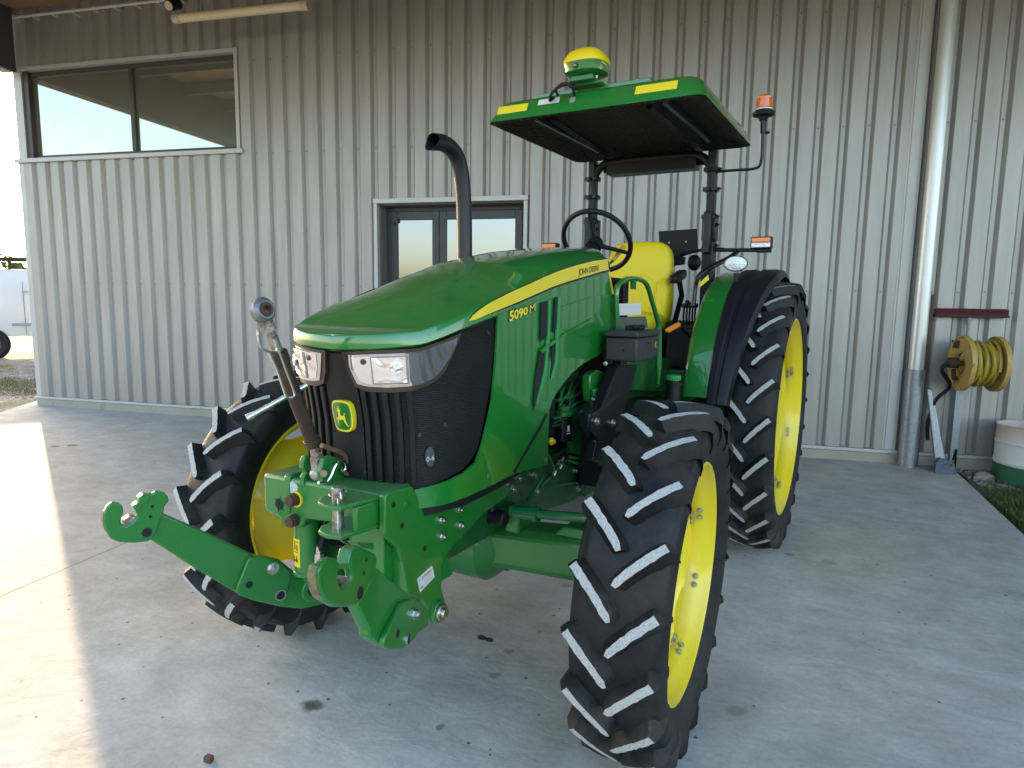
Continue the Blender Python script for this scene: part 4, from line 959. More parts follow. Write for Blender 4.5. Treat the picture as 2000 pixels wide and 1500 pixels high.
# ---- front axle
mb = MB()
def sec_(y, z0, z1, x0=2.22, x1=2.42): c_ = .025; return [Vector((x0, y, z0+c_)), Vector((x0+c_, y, z0)), Vector((x1-c_, y, z0)), Vector((x1, y, z0+c_)), Vector((x1, y, z1-c_)), Vector((x1-c_*1.6, y, z1)), Vector((x0+c_*1.6, y, z1)), Vector((x0, y, z1-c_))]
ys = [(-.66, .57, .70), (-.5, .56, .735), (-.2, .52, .70), (0, .49, .69), (.12, .50, .69), (.22, .535, .70), (.40, .545, .715), (.56, .555, .73), (.60, .58, .72)]
mb.loft([sec_(y, a, b) for y, a, b in ys]); ax_ = mb.build('front_axle', GREENC, trac, bevel=.008)
mb = MB(); mb.loft([[Vector((2.32+.16*math.cos(a)*k, CY+dy, .60+.15*math.sin(a)*k)) for a in [2*math.pi*i/24 for i in range(24)]] for dy, k in ((-.2, .6), (-.12, 1), (.1, 1), (.17, .6))]); mb.build('differential', GREENC, ax_)
mb = MB(); a = U(1000, 1030, X=2.42); mb.box(2.3, 2.43, a.y-.03, a.y+.035, .70, .80); mb.build('axle_bracket', GREENC, ax_, bevel=.012)
mb = MB(); p = U(1110, 1050, X=2.40); mb.prism([(2.40, p.y-.06, .72), (2.40, p.y-.02, .76), (2.40, p.y+.08, .76), (2.40, p.y+.08, .72)], (-.12, 0, 0)); mb.build('steering_stop', GREENC, ax_, bevel=.006)
a = U(1000, 1000, X=2.46); b = U(1150, 1012, X=2.46)
mb = MB(); mb.cyl(a, a.lerp(b, .33), .026, 18); mb.cyl(a.lerp(b, .33), b, .018, 16); mb.cyl(a.lerp(b, .30), a.lerp(b, .36), .031, 18); mb.cyl(a.lerp(b, -.6), a, .014, 12)
mb.build('track_rod', mat('wet_green_paint', (.008, .12, .035), .25, 0, .7), ax_)
mb = MB(); p = U(975, 1010, X=2.5); mb.cyl(p+Vector((0, -.03, -.03)), p+Vector((0, -.03, .05)), .022, 12); mb.cyl(p+Vector((0, .03, 0)), p+Vector((0, -.2, .0)), .03, 14); mb.build('steering_ram', BLACKM, ax_, bevel=.003)

# ---- wheels
def wheel(name, R_, w, rf, of, nl, A, lug_w, loc, rot, sg, phase, label, rear=False):
    wc = empty(name, loc, 0, parent=trac); wc.rotation_euler = rot
    bpy.data.objects.remove(wc)
    # disc is the wheel mesh itself
    rb = rf-.062; DO = -.03
    mb = MB(); n = 96; prof = [(-.075, .0), (-.075, .11), (-.078, .13), (-.085, .15), (-.07, .20), (-.04, .26), (-.012, .29), (-.004, .3)] if not rear else [(-.06, .0), (-.06, .13), (-.08, .15), (-.06, .25), (-.02, .38), (-.004, .46)]
    rings = []
    def edge(a): 
        a0_ = math.pi/4 if sg > 0 else .12; k = round((a-a0_)/(math.pi/2)); da = a-a0_-k*math.pi/2; return min(rb+.004, (rb*.80)/max(.4, math.cos(da)) if abs(da) < .63 else rb+.004)
    for side in (0, 1):
        pr = prof if side == 0 else prof[::-1]
        for (h, r) in pr:
            rings.append([Vector((r*math.cos(a), (h*1.0-DO-(.01 if side else 0))*sg, r*math.sin(a))) for a in [2*math.pi*i/n for i in range(n)]])
        rr = [Vector((edge(2*math.pi*i/n)*math.cos(2*math.pi*i/n), (-DO-(.01 if side else 0))*sg, edge(2*math.pi*i/n)*math.sin(2*math.pi*i/n))) for i in range(n)]
        if side == 0: rings.append(rr); rings.append([v-Vector((0, .01*sg, 0)) for v in rr])
    mb.loft(rings, caps=False)
    o = mb.build(name, YELLOW, trac, loc=loc, rot=rot, smooth=40)
    if label: o['label'] = label
    f = of
    prof = [(f-.012, rf+.004), (f, rf), (f+.002, rf-.012), (f-.008, rf-.02), (f-.03, rf-.026), (f-.045, rf-.05), (.05, rf-.058), (.03, rf-.066), (-.03, rf-.066), (-.05, rf-.058), (-f+.045, rf-.05), (-f+.03, rf-.026), (-f+.008, rf-.02), (-f-.002, rf-.012), (-f, rf), (-f+.012, rf+.004),
            (-f+.02, rf-.008), (-f+.05, rf-.03), (0, rf-.05), (f-.05, rf-.03), (f-.02, rf-.008)]
    mb = MB(); mb.lathe(prof, (0, 0, 0), (0, 1, 0), 128, closed=True); mb.build('rim', YELLOW, o, smooth=50)
    for k in range(8):
        for d in (-.045, .045) if not rear else (-.04, 0, .04):
            a = .3+math.pi/4+k*math.pi/4+d+phase; r = rf-.056
            p = Vector((r*math.cos(a), .058*sg, r*math.sin(a))); mb = MB(); mb.hexb(p, (-math.cos(a), 0, -math.sin(a)), .009, .010); mb.build('rim_bolt', ZINC, o)
            if k % 2 == 0:
                p = Vector(((rb-.03)*math.cos(a), (-DO+.001)*sg, (rb-.03)*math.sin(a))); mb = MB(); mb.hexb(p, (0, sg, 0), .011, .012); mb.build('disc_bolt', ZINC, o)
    mb = MB(); mb.cyl((0, -.10*sg, 0), (0, -.04*sg, 0), .12, 32); mb.cyl((0, -.04*sg, 0), (0, .0*sg, 0), .075, 28)
    for k in range(8): a = k*math.pi/4; mb.hexb((.1*math.cos(a), -.04*sg, .1*math.sin(a)), (0, sg, 0), .012, .014)
    if not rear: mb.cyl((0, -.16*sg, 0), (0, -.10*sg, 0), .15, 32)
    mb.build('hub', GREENC, o)
    # tyre carcass
    rs = rf; h = R_-rf
    prof = [(-of+.002, rs-.004), (-of-.010, rs+.012), (-w-.002, rs+h*.35), (-w-.004, rs+h*.48), (-w+.006, rs+h*.64), (-w+.022, R_-.062), (-w*.62, R_-.046), (0, R_-.040)]
    prof = prof+[(-a, b) for a, b in prof[-2::-1]]
    pf = [(v.x, v.y) for v in crom([(a, b, 0) for a, b in prof], 4)]
    pf += [(of-.02, rs-.006), (-of+.02, rs-.006)]
    mb = MB(); mb.lathe(pf, (0, 0, 0), (0, 1, 0), 144, closed=True)
    def rc(y): 
        a = abs(y)/w
        return R_-.042-(.006*a*a) if a < .75 else R_-.046-.016*((a-.75)/.2)
    rj = random.Random(nl+int(phase*100))
    for i in range(nl):
        for side in (1, -1):
            th0 = 2*math.pi*(i+(0 if side > 0 else .5))/nl+phase
            rings = []; T = 14
            for k in range(T+1):
                t = k/T; y = .001+(w-.015)*t; th = th0+A*(t**.85)*1.0-A*.5
                # tangent in (arc, y)
                dt = .01; dth = A*((min(1, t+dt))**.85-(max(0, t-dt))**.85); dy = (w-.015)*(min(1, t+dt)-max(0, t-dt)); arc = dth*R_
                ln = math.hypot(arc, dy); na, ny = dy/ln, -arc/ln     # normal: (arc comp, y comp)
                top = R_-.012*t**2.2; bot = rc(y)-.012
                wt = lug_w*(.5 if k else .30)*(1+.10*t); wb = wt+.022; jl, jr = rj.uniform(-.0022, .0012), rj.uniform(-.0022, .0012)
                ring = []
                for (q, rr) in ((-wb, bot), (wb, bot), (wt+jr, top), (-wt-jl, top)):
                    aa = th+na*q/R_; yy = (y+ny*q)*side; ring.append(Vector((rr*math.cos(aa), yy, rr*math.sin(aa))))
                rings.append(ring)
            # shoulder end running down the sidewall
            r_ = rings[-1]; th = th0+A*.5
            def shift(ring, dr, dy, ang): 
                out = []
                for v in ring: rr = math.hypot(v.x, v.z)-dr; a_ = math.atan2(v.z, v.x)+ang; out.append(Vector((rr*math.cos(a_), v.y+dy*side, rr*math.sin(a_))))
                return out
            low_ = [r_[0], r_[1], r_[1], r_[0]]
            e1 = shift(r_, .03, .012, .006); e1[0] = shift([r_[0]], .04, .002, .006)[0]; e1[1] = shift([r_[1]], .04, .002, .006)[0]; e1[2] = shift([r_[2]], .032, .017, .004)[0]; e1[3] = shift([r_[3]], .032, .017, .004)[0]
            rings.append(e1)
            e2 = [shift([v], .035, -.008, .002)[0] for v in e1]; rings.append(e2)
            nn = len(rings); vs = [p for r in rings for p in r]; base = len(mb.v)
            fs, mi = [], []
            for k in range(nn-1):
                for j in range(4):
                    j2 = (j+1) % 4; fs.append((k*4+j, k*4+j2, (k+1)*4+j2, (k+1)*4+j)); mi.append(1 if (j == 2 and k < T) else 0)
            fs.append((3, 2, 1, 0)); mi.append(0); fs.append(tuple((nn-1)*4+j for j in range(4))); mi.append(0)
            o_ = len(mb.v); mb.v += vs; mb.f += [[a+o_ for a in f_] for f_ in fs]; mb.mi += mi
    ty = mb.build('tyre', [RUBBER, WORN], o, smooth=38)
    return o
Rf, Rr = .628, .8644
wheel('front_wheel', Rf, .143, .423, .112, 20, .215, .0245, (2.325, .849, Rf), (-.024, 0, .05), 1, .10, None)
wheel('front_wheel', Rf, .143, .423, .112, 20, .215, .0245, (2.346, -.911, Rf), (.027, 0, 0), -1, .02, None)
wheel('rear_wheel', Rr, .137, .636, .122, 25, .160, .0245, (0, .8477, Rr), (0, 0, 0), 1, .05, None, True)
wheel('rear_wheel', Rr, .137, .636, .122, 25, .160, .0245, (0, -.86, Rr), (0, 0, 0), -1, .12, None, True)
for sg, lc in ((1, (2.325, .849)), (-1, (2.346, -.911))):
    mb = MB(); y0 = CY+sg*.56; mb.cyl((2.32, y0, .5), (2.32, y0, .78), .06, 24); mb.cyl((2.32, y0, Rf), (lc[0], lc[1]-sg*.03, Rf), .095, 28); mb.build('steering_knuckle', GREENC, trac, bevel=.006)

# ---- front linkage
SAFE = mat('yellow_warning_label', (.8, .58, .02), .4)
mb = MB(); yl, yr = -.245, .245
mb.prism([(3.15, yl, 1.028), (3.15, yl, .90), (3.15, -.175, .885), (3.15, -.165, .862), (3.15, -.075, .872), (3.15, -.065, .905), (3.15, yr, .93), (3.15, yr, 1.035)], (-.155, 0, 0))
lk = mb.build('linkage_beam', GREENC, trac, bevel=.012, seg=3)
PLT = [(752, 970), (760, 962), (806, 950), (812, 962), (830, 1006), (850, 1003), (900, 980), (985, 942), (1000, 955), (985, 975), (946, 1003), (915, 1036), (890, 1062), (868, 1090), (862, 1112), (863, 1150), (869, 1172), (870, 1200), (858, 1215), (843, 1216), (833, 1200), (830, 1175), (800, 1162), (792, 1130), (780, 1072), (752, 1045)]
mb = MB(); mb.prism([U(x, y, Y=.272) for x, y in PLT], (0, -.024, 0)); pl = mb.build('side_plate', GREENC, trac, bevel=.004)
mb = MB(); off = Vector((0, -2*(.272-CY)+.05, 0)); mb.prism([U(x, y, Y=.272)+off for x, y in PLT], (0, .024, 0)); plr = mb.build('side_plate', GREENC, trac, bevel=.004)
for (x_, y_) in [(897, 995), (899, 1026), (862, 1016), (863, 1048)]:
    mb = MB(); mb.hexb(U(x_, y_, Y=.273), (0, 1, 0), .0105, .014); mb.build('plate_bolt', ZINC, pl)
for (x_, y_, r_) in [(769, 986, .009), (786, 1026, .009), (830, 1071, .009), (871, 1036, .003), (901, 1010, .003)]: c_ = U(x_, y_, Y=.2735); mb = MB(); mb.cyl(c_-Vector((0, .002, 0)), c_, r_, 14); mb.build('bolt_hole', HOLE, pl)
c_ = U(795, 988, Y=.273); mb = MB(); mb.lathe([(0, .017), (.004, .016), (.004, .012), (0, .011)], c_, (0, 1, 0), 20); mb.build('plug_ring', GREENC, pl)
c_ = U(855, 1194, Y=.275); mb = MB(); mb.cyl(c_-Vector((0, .05, 0)), c_+Vector((0, .012, 0)), .036, 28); mb.build('pivot_boss', GREENC, pl, bevel=.003)
mb = MB(); mb.cyl(c_+Vector((0, .012, 0)), c_+Vector((0, .022, 0)), .028, 24); mb.cyl(c_+Vector((0, .022, 0)), c_+Vector((0, .034, 0)), .016, 18); mb.build('pivot_bolt', ZINC, pl, bevel=.002)
LB = [(815, 1131), (844, 1105), (849, 1127), (821, 1157)]
mb = MB(); mb.prism([U(x, y, Y=.2745) for x, y in LB], (0, -.002, 0)); lb = mb.build('maker_label', WHITEL, pl)
o0, ox, oy = U(815, 1131, Y=.2748), U(844, 1105, Y=.2748), U(821, 1157, Y=.2748); X_ = (ox-o0); Y_ = (o0-oy)
def lab(name, s, u, v, hgt, material, wd, parent):
    me = text_mesh(s, 1, depth=0, bold=.02); xs_ = [q.co.x for q in me.vertices]; ys_ = [q.co.y for q in me.vertices]
    for q in me.vertices:
        a = u+wd*(q.co.x-min(xs_))/(max(xs_)-min(xs_)) if max(xs_) > min(xs_) else u
        q.co = Vector(q.co)
    w0, w1, h0, h1 = min(xs_), max(xs_), min(ys_), max(ys_)
    for q in me.vertices:
        a = u+wd*(q.co.x-w0)/(w1-w0); b = v+hgt*(q.co.y-h0)/(h1-h0); q.co = oy+X_*a+Y_*b
    me.materials.clear(); me.materials.append(material); me.name = name; o = bpy.data.objects.new(name, me); COL.objects.link(o); o.parent = parent; return o
REDINK = mat('red_ink', (.35, .02, .03), .5)
lab('label_print', 'ZUIDBERG', .26, .70, .18, REDINK, .66, lb); lab('label_print', 'O', .08, .70, .18, REDINK, .12, lb); lab('label_print', 'CE', .08, .12, .2, DECALK, .16, lb)
mb = MB()
for v_ in (.18, .32, .46, .58):
    mb.add([oy+X_*.34+Y_*v_, oy+X_*.92+Y_*v_, oy+X_*.92+Y_*(v_+.015), oy+X_*.34+Y_*(v_+.015)], [(0, 1, 2, 3)])
mb.build('label_print', DECALK, lb)
# forward-facing flange next to the plate and its twin
mb = MB(); mb.prism([U(x, y, X=3.08) for x, y in [(738, 1045), (752, 1045), (778, 1072), (798, 1160), (775, 1150), (748, 1118)]], (-.02, 0, 0)); mb.prism([U(x, y, X=3.0) for x, y in [(770, 1070), (790, 1080), (815, 1165), (800, 1172), (790, 1160)]], (-.2, 0, 0))
mb.box(2.9, 3.12, .10, .235, .62, .92); mb.build('support_flange', GREENC, trac, bevel=.004)
# brown pins and holes in the beam
for (x_, y_, r_) in [(563, 979, .022), (563, 1020, .021)]:
    X_p = 3.15; c_ = U(x_, y_, X=X_p+.03); c_.x = X_p; mb = MB(); mb.cyl(c_, c_+Vector((.022, 0, 0)), r_, 8); mb.cyl(c_+Vector((.022, 0, 0)), c_+Vector((.03, 0, 0)), r_*.85, 20); pn = mb.build('beam_pin', RUST, lk, bevel=.002)
    if y_ > 1000: continue
    mb = MB(); mb.lathe([(-.001, r_+.004), (.005, r_+.004), (.005, r_-.002), (-.001, r_-.002)], c_+Vector((.0, .005, 0)), (1, 0, 0), 26, closed=True); mb.build('pin_ring', YELLOW, pn)
c_ = U(545, 985, X=3.1515); mb = MB(); mb.cyl(c_-Vector((.004, 0, 0)), c_, .018, 20)
for k in range(6): a = k*math.pi/3+.3; e = c_+Vector((0, .026*math.cos(a), .026*math.sin(a))); mb.tube([c_, e], .0011, 5)
mb.build('beam_hole', HOLE, lk)
mb = MB(); c_ = U(572, 955, X=3.1512); mb.add([c_+Vector((0, .02*math.cos(t)*(1+.3*math.sin(3*t)), .024*math.sin(t))) for t in [2*math.pi*i/16 for i in range(16)]], [tuple(range(16))]); mb.build('paint_chip', mat('bare_primer', (.45, .52, .5), .6), lk)
# clevis with drawbar pin
CL = [(3.145, .115), (3.25, .115), (3.285, .14), (3.295, .18), (3.285, .225), (3.145, .245)]
zt_, zb_ = U(655, 988, X=3.285).z, U(660, 1046, X=3.285).z
mb = MB()
for z in (zt_, zb_): mb.prism([(x, y, z) for x, y in CL], (0, 0, -.013))
mb.box(3.145, 3.24, .225, .243, zb_, zt_-.013)
cl = mb.build('hitch_clevis', GREENC, trac, bevel=.003)
mb = MB(); px_, py_ = 3.235, .168; mb.cyl((px_, py_, zb_-.03), (px_, py_, zt_+.035), .0165, 20); mb.cyl((px_, py_, zt_+.012), (px_, py_, zt_+.016), .026, 20); mb.build('hitch_pin', STEELW, cl, bevel=.002)
mb = MB(); mb.tube(crom([(px_, py_, zt_+.02), (px_+.03, py_+.03, zt_), (px_+.05, py_+.05, zb_), (px_-.02, py_+.02, zb_-.05), (px_-.08, py_-.03, zb_-.03)], 6), .0018, 6)
mb.tube([(px_-.01, py_+.012, zt_+.026), (px_+.02, py_+.03, zt_+.028), (px_+.022, py_+.034, zt_+.012)], .003, 6); mb.build('retaining_wire', ZINC, cl)
# lift cylinder
c_t = U(598, 1012, X=3.09); c_b = U(598, 1117, X=3.09); cx, cyy = 3.09, c_t.y
mb = MB(); mb.cyl((cx, cyy, c_b.z), (cx, cyy, .905), .041, 32); mb.cyl((cx, cyy, c_b.z-.002), (cx, cyy, c_b.z+.012), .045, 32); cylo = mb.build('lift_cylinder', GREENC, trac, bevel=.003)
dirc = Vector((CT.x-cx, CT.y-cyy, 0)).normalized(); tn = Vector((-dirc.y, dirc.x, 0))
def cylpatch(name, pxa, pxb, pya, pyb, material, r, parent, zoff=0):
    vs = []; n = 8; a0 = (pxa-598)/26; a1 = (pxb-598)/26
    z0, z1 = U(598, pya, X=3.09).z, U(598, pyb, X=3.09).z
    for i in range(n+1):
        s_ = max(-1, min(1, a0+(a1-a0)*i/n)); b = math.asin(s_); d = dirc*math.cos(b)+tn*math.sin(b)
        for z in (z0, z1): vs.append(Vector((cx, cyy, z))+d*r)
    mb = MB(); mb.add(vs, [(2*i, 2*i+2, 2*i+3, 2*i+1) for i in range(n)]); return mb.build(name, material, parent)
cylpatch('warning_label', 568, 584, 1045, 1099, SAFE, .0418, cylo)
for (a, b, c_, d) in [(570, 582, 1050, 1051.5), (571, 581, 1070, 1071.5), (574, 576, 1053, 1066), (578, 580, 1056, 1068), (572, 574, 1080, 1092), (577, 579, 1078, 1090), (573, 580, 1085, 1088)]:
    cylpatch('warning_mark', a, b, c_, d, DECALK, .0422, cylo)
mb = MB(); mb.tube(crom([(cx-.03, cyy+.05, .9), (cx-.02, cyy+.06, .84), (cx, cyy+.065, .80), (cx-.02, cyy+.05, .76)], 5), .012, 10); mb.tube(crom([(cx-.05, cyy+.06, .80), (cx-.05, cyy+.14, .79), (cx-.08, cyy+.25, .81)], 6), .011, 10)
mb.tube(crom([(cx-.05, cyy+.05, .83), (cx-.05, cyy+.16, .81), (cx-.08, cyy+.2, .77)], 6), .009, 10); mb.build('hydraulic_hose', BLACKP, trac)
mb = MB(); mb.cyl((cx, cyy+.055, .775), (cx, cyy+.058, .80), .012, 10); mb.cyl((cx, cyy+.054, .745), (cx, cyy+.056, .775), .016, 10); mb.build('hose_fitting', ZINC, trac)
# arms
def z1(pts): return [(150+x/2.5, 850+y/2.5) for x, y in pts]
def arm(A, B, hook, armp, endp, bolts, hole, off, mirror=1):
    d = Vector((B.x-A.x, B.y-A.y, 0)).normalized(); N = Vector((-d.y, d.x, 0))
    if N.y < 0: N = -N
    N1 = N
    mb = MB(); mb.prism([UP(x, y, A+N*off, N1) for x, y in z1(armp)], N*-.032); arm_o = mb.build('lower_arm', GREENC, trac, bevel=.006)
    mb = MB(); mb.prism([UP(x, y, A+N*(off+.008), N1) for x, y in z1(hook)], N*-.02); hk = mb.build('hook', GREENC, arm_o, bevel=.007, seg=3)
    mb = MB(); mb.prism([UP(x, y, A+N*(off+.016), N1) for x, y in z1(endp)], N*-.016); ep = mb.build('end_plate', GREENC, arm_o, bevel=.004)
    for (x, y, r, k) in bolts:
        c_ = UP(*z1([(x, y)])[0], A+N*(off+.016), N1); mb = MB()
        if k == 'b': mb.hexb(c_, N, r, .014); mb.build('arm_bolt', ZINC, ep)
        else: mb.lathe([(0, r*1.25), (.006, r*1.25), (.006, r), (0, r)], c_, N, 20, closed=True); mb.build('bush', ZINC, ep); m3 = MB(); m3.cyl(c_-N*.002, c_+N*.002, r, 16); m3.build('bush_bore', HOLE, ep)
    for (x, y, r, k) in hole:
        c_ = UP(*z1([(x, y)])[0], A+N*(off+(.016 if k else .008)), N1); mb = MB(); mb.cyl(c_-N*.003, c_+N*.0012, r, 16); mb.build('arm_hole', HOLE, ep if k else hk)
    return arm_o, hk, N1, off
HKL = [(1228, 600), (1245, 597), (1268, 601), (1284, 620), (1288, 642), (1279, 668), (1275, 685), (1279, 712), (1290, 738), (1304, 744), (1325, 733), (1338, 712), (1345, 695), (1343, 675), (1338, 655), (1340, 620), (1347, 585), (1345, 555), (1372, 548), (1420, 558), (1462, 580), (1470, 600), (1467, 640), (1440, 700), (1415, 760), (1395, 810), (1368, 832), (1320, 841), (1260, 840), (1218, 815), (1190, 765), (1181, 715), (1182, 660), (1197, 625)]
A_L = Vector((2.95, .30, .6)); B_L = Vector((3.54, .47, .98))
rL = arm(A_L, B_L, HKL,
         [(1368, 828), (1440, 700), (1468, 645), (1540, 710), (1620, 772), (1670, 800), (1720, 860), (1722, 930), (1640, 990), (1500, 1035), (1432, 990), (1430, 950)],
         [(1500, 1015), (1505, 985), (1592, 820), (1620, 806), (1662, 806), (1678, 830), (1690, 930), (1652, 995), (1590, 1045), (1522, 1047), (1500, 1032)],
         [(1645, 872, .013, 'b'), (1614, 993, .012, 'r')], [(1567, 970, .011, 1), (1384, 770, .015, 0), (1413, 608, .005, 0), (1402, 672, .005, 0)], .02)
HKR = [(165, 333), (185, 329), (210, 335), (226, 348), (229, 378), (220, 405), (213, 425), (222, 440), (246, 442), (272, 425), (290, 405), (296, 385), (285, 362), (275, 350), (300, 330), (306, 305), (328, 290), (372, 286), (385, 276), (425, 278), (446, 300), (452, 322), (432, 345), (425, 375), (408, 420), (392, 468), (372, 505), (350, 520), (285, 527), (212, 525), (168, 508), (142, 470), (131, 425), (133, 380), (147, 350)]
A_R = Vector((3.0, -.20, .66)); B_R = Vector((3.54, -.36, .95))
rR = arm(A_R, B_R, HKR,
         [(400, 375), (640, 480), (870, 590), (930, 598), (995, 612), (1040, 650), (1085, 680), (1150, 672), (1200, 700), (1220, 760), (1215, 825), (1100, 850), (1000, 840), (860, 808), (782, 772), (560, 640), (350, 505), (380, 440)],
         [(780, 762), (786, 735), (835, 612), (852, 596), (925, 600), (995, 618), (1050, 672), (1030, 780), (1012, 838), (850, 802), (800, 785)],
         [(957, 650, .0155, 'b'), (993, 780, .0155, 'r')], [(842, 730, .012, 1), (342, 475, .014, 0), (368, 348, .005, 0), (360, 398, .005, 0)], -.02)
for (arm_o, hk, N1, off), A, cup, latch in ((rL, A_L, [(1285, 700), (1340, 690), (1330, 730), (1298, 748)], [(1338, 660), (1328, 630), (1332, 600), (1343, 560), (1370, 540), (1400, 552), (1385, 600), (1345, 610), (1340, 650)]),
                                            (rR, A_R, [(225, 420), (262, 395), (292, 398), (275, 430), (245, 446)], [(275, 352), (278, 345), (300, 330), (305, 305), (328, 286), (360, 292), (345, 330), (318, 345), (305, 372), (290, 378)])):
    mb = MB(); mb.prism([UP(x, y, A+N1*(off+.004), N1) for x, y in z1(cup)], N1*-.032); mb.build('hook_seat', STEELW, hk, bevel=.002)
    mb = MB(); mb.prism([UP(x, y, A+N1*(off+.014), N1) for x, y in z1(latch)], N1*-.03); mb.build('hook_latch', GREENC, hk, bevel=.004)
# worn rusty noses of the hooks
def wear(pts, A, N1, off, hk):
    mb = MB(); P_ = [UP(x-8, y, A+N1*(off+.008), N1) for x, y in z1(pts)]; mb.prism([p-N1*.004 for p in P_]+[p-N1*.004+Vector((0, 0, .001))+(P_[0]-P_[-1])*0+N1.cross(Vector((0,0,1)))*-.012 for p in reversed(P_)], N1*-.020); mb.build('worn_nose', mat('worn_green_steel', (.05, .13, .05), .4, .3, bump=.3, dirt=(.28, .17, .09), dscale=22, dlo=.42, dhi=.6), hk)
wear([(1206, 640), (1197, 690), (1200, 745), (1220, 790), (1245, 812)], A_L, N1=rL[2], off=rL[3], hk=rL[1])
wear([(153, 375), (147, 420), (156, 462), (180, 492), (205, 508)], A_R, N1=rR[2], off=rR[3], hk=rR[1])
# latch release levers on the hooks
for pts, A, r4 in (([(1370, 520), (1400, 530), (1450, 525), (1455, 560), (1400, 548)], A_L, rL), ([(380, 285), (410, 275), (432, 285), (450, 320), (430, 308), (400, 300)], A_R, rR)):
    mb = MB(); mb.prism([UP(x, y, A+r4[2]*(r4[3]-.01), r4[2]) for x, y in z1(pts)], r4[2]*-.03); mb.build('latch_lever', GREENC, r4[1], bevel=.003)
# cylinder eye on the far arm
e_ = UP(*z1([(1130, 738)])[0], A_R+rR[2]*.0, rR[2]); mb = MB(); mb.cyl(e_-rR[2]*.03, e_+rR[2]*.04, .042, 32); ey = mb.build('cylinder_eye', GREENC, cylo, bevel=.004)
mb = MB(); mb.lathe([(0, .022), (.004, .022), (.004, .017), (0, .017)], e_+rR[2]*.04, rR[2], 24, closed=True); mb.cyl(e_+rR[2]*.041, e_+rR[2]*.045, .017, 20); mb.build('eye_pin', BLACKM, ey)
# ears for the top link
E1 = [(1120, 100), (1142, 98), (1150, 112), (1150, 142), (1172, 165), (1176, 200), (1165, 220), (1174, 240), (1174, 275), (1140, 277), (1120, 268), (1108, 250), (1106, 205), (1120, 185), (1104, 160), (1106, 125)]
E2 = [(1205, 112), (1240, 99), (1290, 118), (1300, 150), (1318, 200), (1320, 235), (1260, 268), (1262, 290), (1205, 292), (1190, 280), (1190, 240), (1200, 215), (1188, 185), (1196, 150)]
mb = MB(); mb.prism([U(x, y, Y=-.055) for x, y in z1(E1)], (0, -.018, 0)); mb.prism([U(x, y, Y=.012) for x, y in z1(E2)], (0, -.018, 0)); ear = mb.build('top_link_bracket', GREENC, trac, bevel=.003)
tb, tt = U(619, 915, Y=-.03), U(513, 605, Y=-.0); tt.y = -.005
def TLp(x, y): 
    # point on the top link axis plane
    return U(x, y, Y=-.02)
mb = MB(); a0, a1 = TLp(612, 868), TLp(544, 690); dd = (a1-a0).normalized()
mb.cyl(a0, a1, .0215, 20); mb.cyl(a0-dd*.004, a0+dd*.02, .026, 20); mb.cyl(a1-dd*.03, a1+dd*.005, .026, 20); tlk = mb.build('top_link', mat('bronze_black_steel', (.045, .03, .022), .45, .4, bump=.3, bscale=90, dirt=(.12, .07, .04), dscale=18, dlo=.5, dhi=.75), trac, bevel=.002)
mb = MB(); b0 = TLp(619, 905); mb.cyl(b0, a0, .0135, 18)
for k in range(9): q = a0-dd*(.004+.006*k); mb.cyl(q, q-dd*.003, .0155, 16)
mb.build('threaded_rod', STEELW, tlk); mb = MB(); b1 = TLp(520, 632); mb.cyl(a1, b1, .0135, 18)
for k in range(8): q = a1+dd*(.006+.006*k); mb.cyl(q, q+dd*.003, .0155, 16)
mb.cyl(b1-dd*.02, b1+dd*.006, .021, 16); mb.build('threaded_rod', STEELW, tlk)
mb = MB(); c_ = TLp(620, 925); mb.prism([b0+Vector((-.012, -.014, .02)), b0+Vector((.016, -.014, .02)), c_+Vector((.014, -.014, -.005)), c_+Vector((-.012, -.014, -.005))], (0, .028, 0)); mb.ball(c_, .024, 12); mb.build('lower_eye', STEELW, tlk, bevel=.004)
mb = MB(); c_ = TLp(513, 606); axn = Vector((.05, .97, .18)).normalized(); mb.lathe([(-.017, .016), (-.017, .026), (-.008, .036), (.008, .036), (.017, .026), (.017, .016)], c_, axn, 28, closed=True); mb.cyl(c_-dd*.02, b1, .018, 14); mb.build('top_eye', mat('greasy_steel', (.22, .225, .235), .42, .7, bump=.3, dirt=(.1, .07, .05), dscale=20), tlk)
mb = MB(); mb.lathe([(-.021, .011), (-.021, .020), (0, .024), (.021, .020), (.021, .011)], c_, axn, 24, closed=True); mb.build('ball', RUST, tlk)
LP = [(503, 645), (505, 665), (512, 680), (528, 688), (540, 684), (536, 662), (552, 705), (565, 740), (575, 768), (570, 776), (560, 775), (553, 758), (540, 720), (525, 688)]
mb = MB(); mb.tube(crom([U(x, y, Y=.01) for x, y in LP], 5), .0035, 8); mb.build('stay_loop', ZINC, tlk)
mb = MB(); q0, q1 = U(600, 752, Y=-.02), U(482, 817, Y=-.12); mb.tube([q0, q1], .0085, 12); mb.cyl(q1, q1+(q0-q1).normalized()*.02, .011, 12); mb.build('turning_lever', ZINC, tlk)
mb = MB(); mb.tube(crom([U(x, y, Y=.03) for x, y in z1([(1195, 50), (1240, 65), (1290, 85), (1318, 115), (1335, 160), (1335, 185), (1318, 190), (1300, 170)])], 5), .0075, 10); mb.cyl(U(630, 925, Y=-.09), U(632, 925, Y=.03), .011, 14); mb.build('link_pin', mat('brown_steel_pin', (.25, .15, .09), .5, .6, dirt=(.45, .42, .38), dscale=15), tlk)
mb = MB(); mb.tube(crom([U(x, y, Y=.04) for x, y in z1([(1180, 232), (1215, 230), (1240, 200), (1262, 150), (1290, 125), (1308, 140), (1310, 165), (1298, 180), (1292, 165)])], 5), .0038, 8); mb.build('spring_clip', CHROME, tlk)

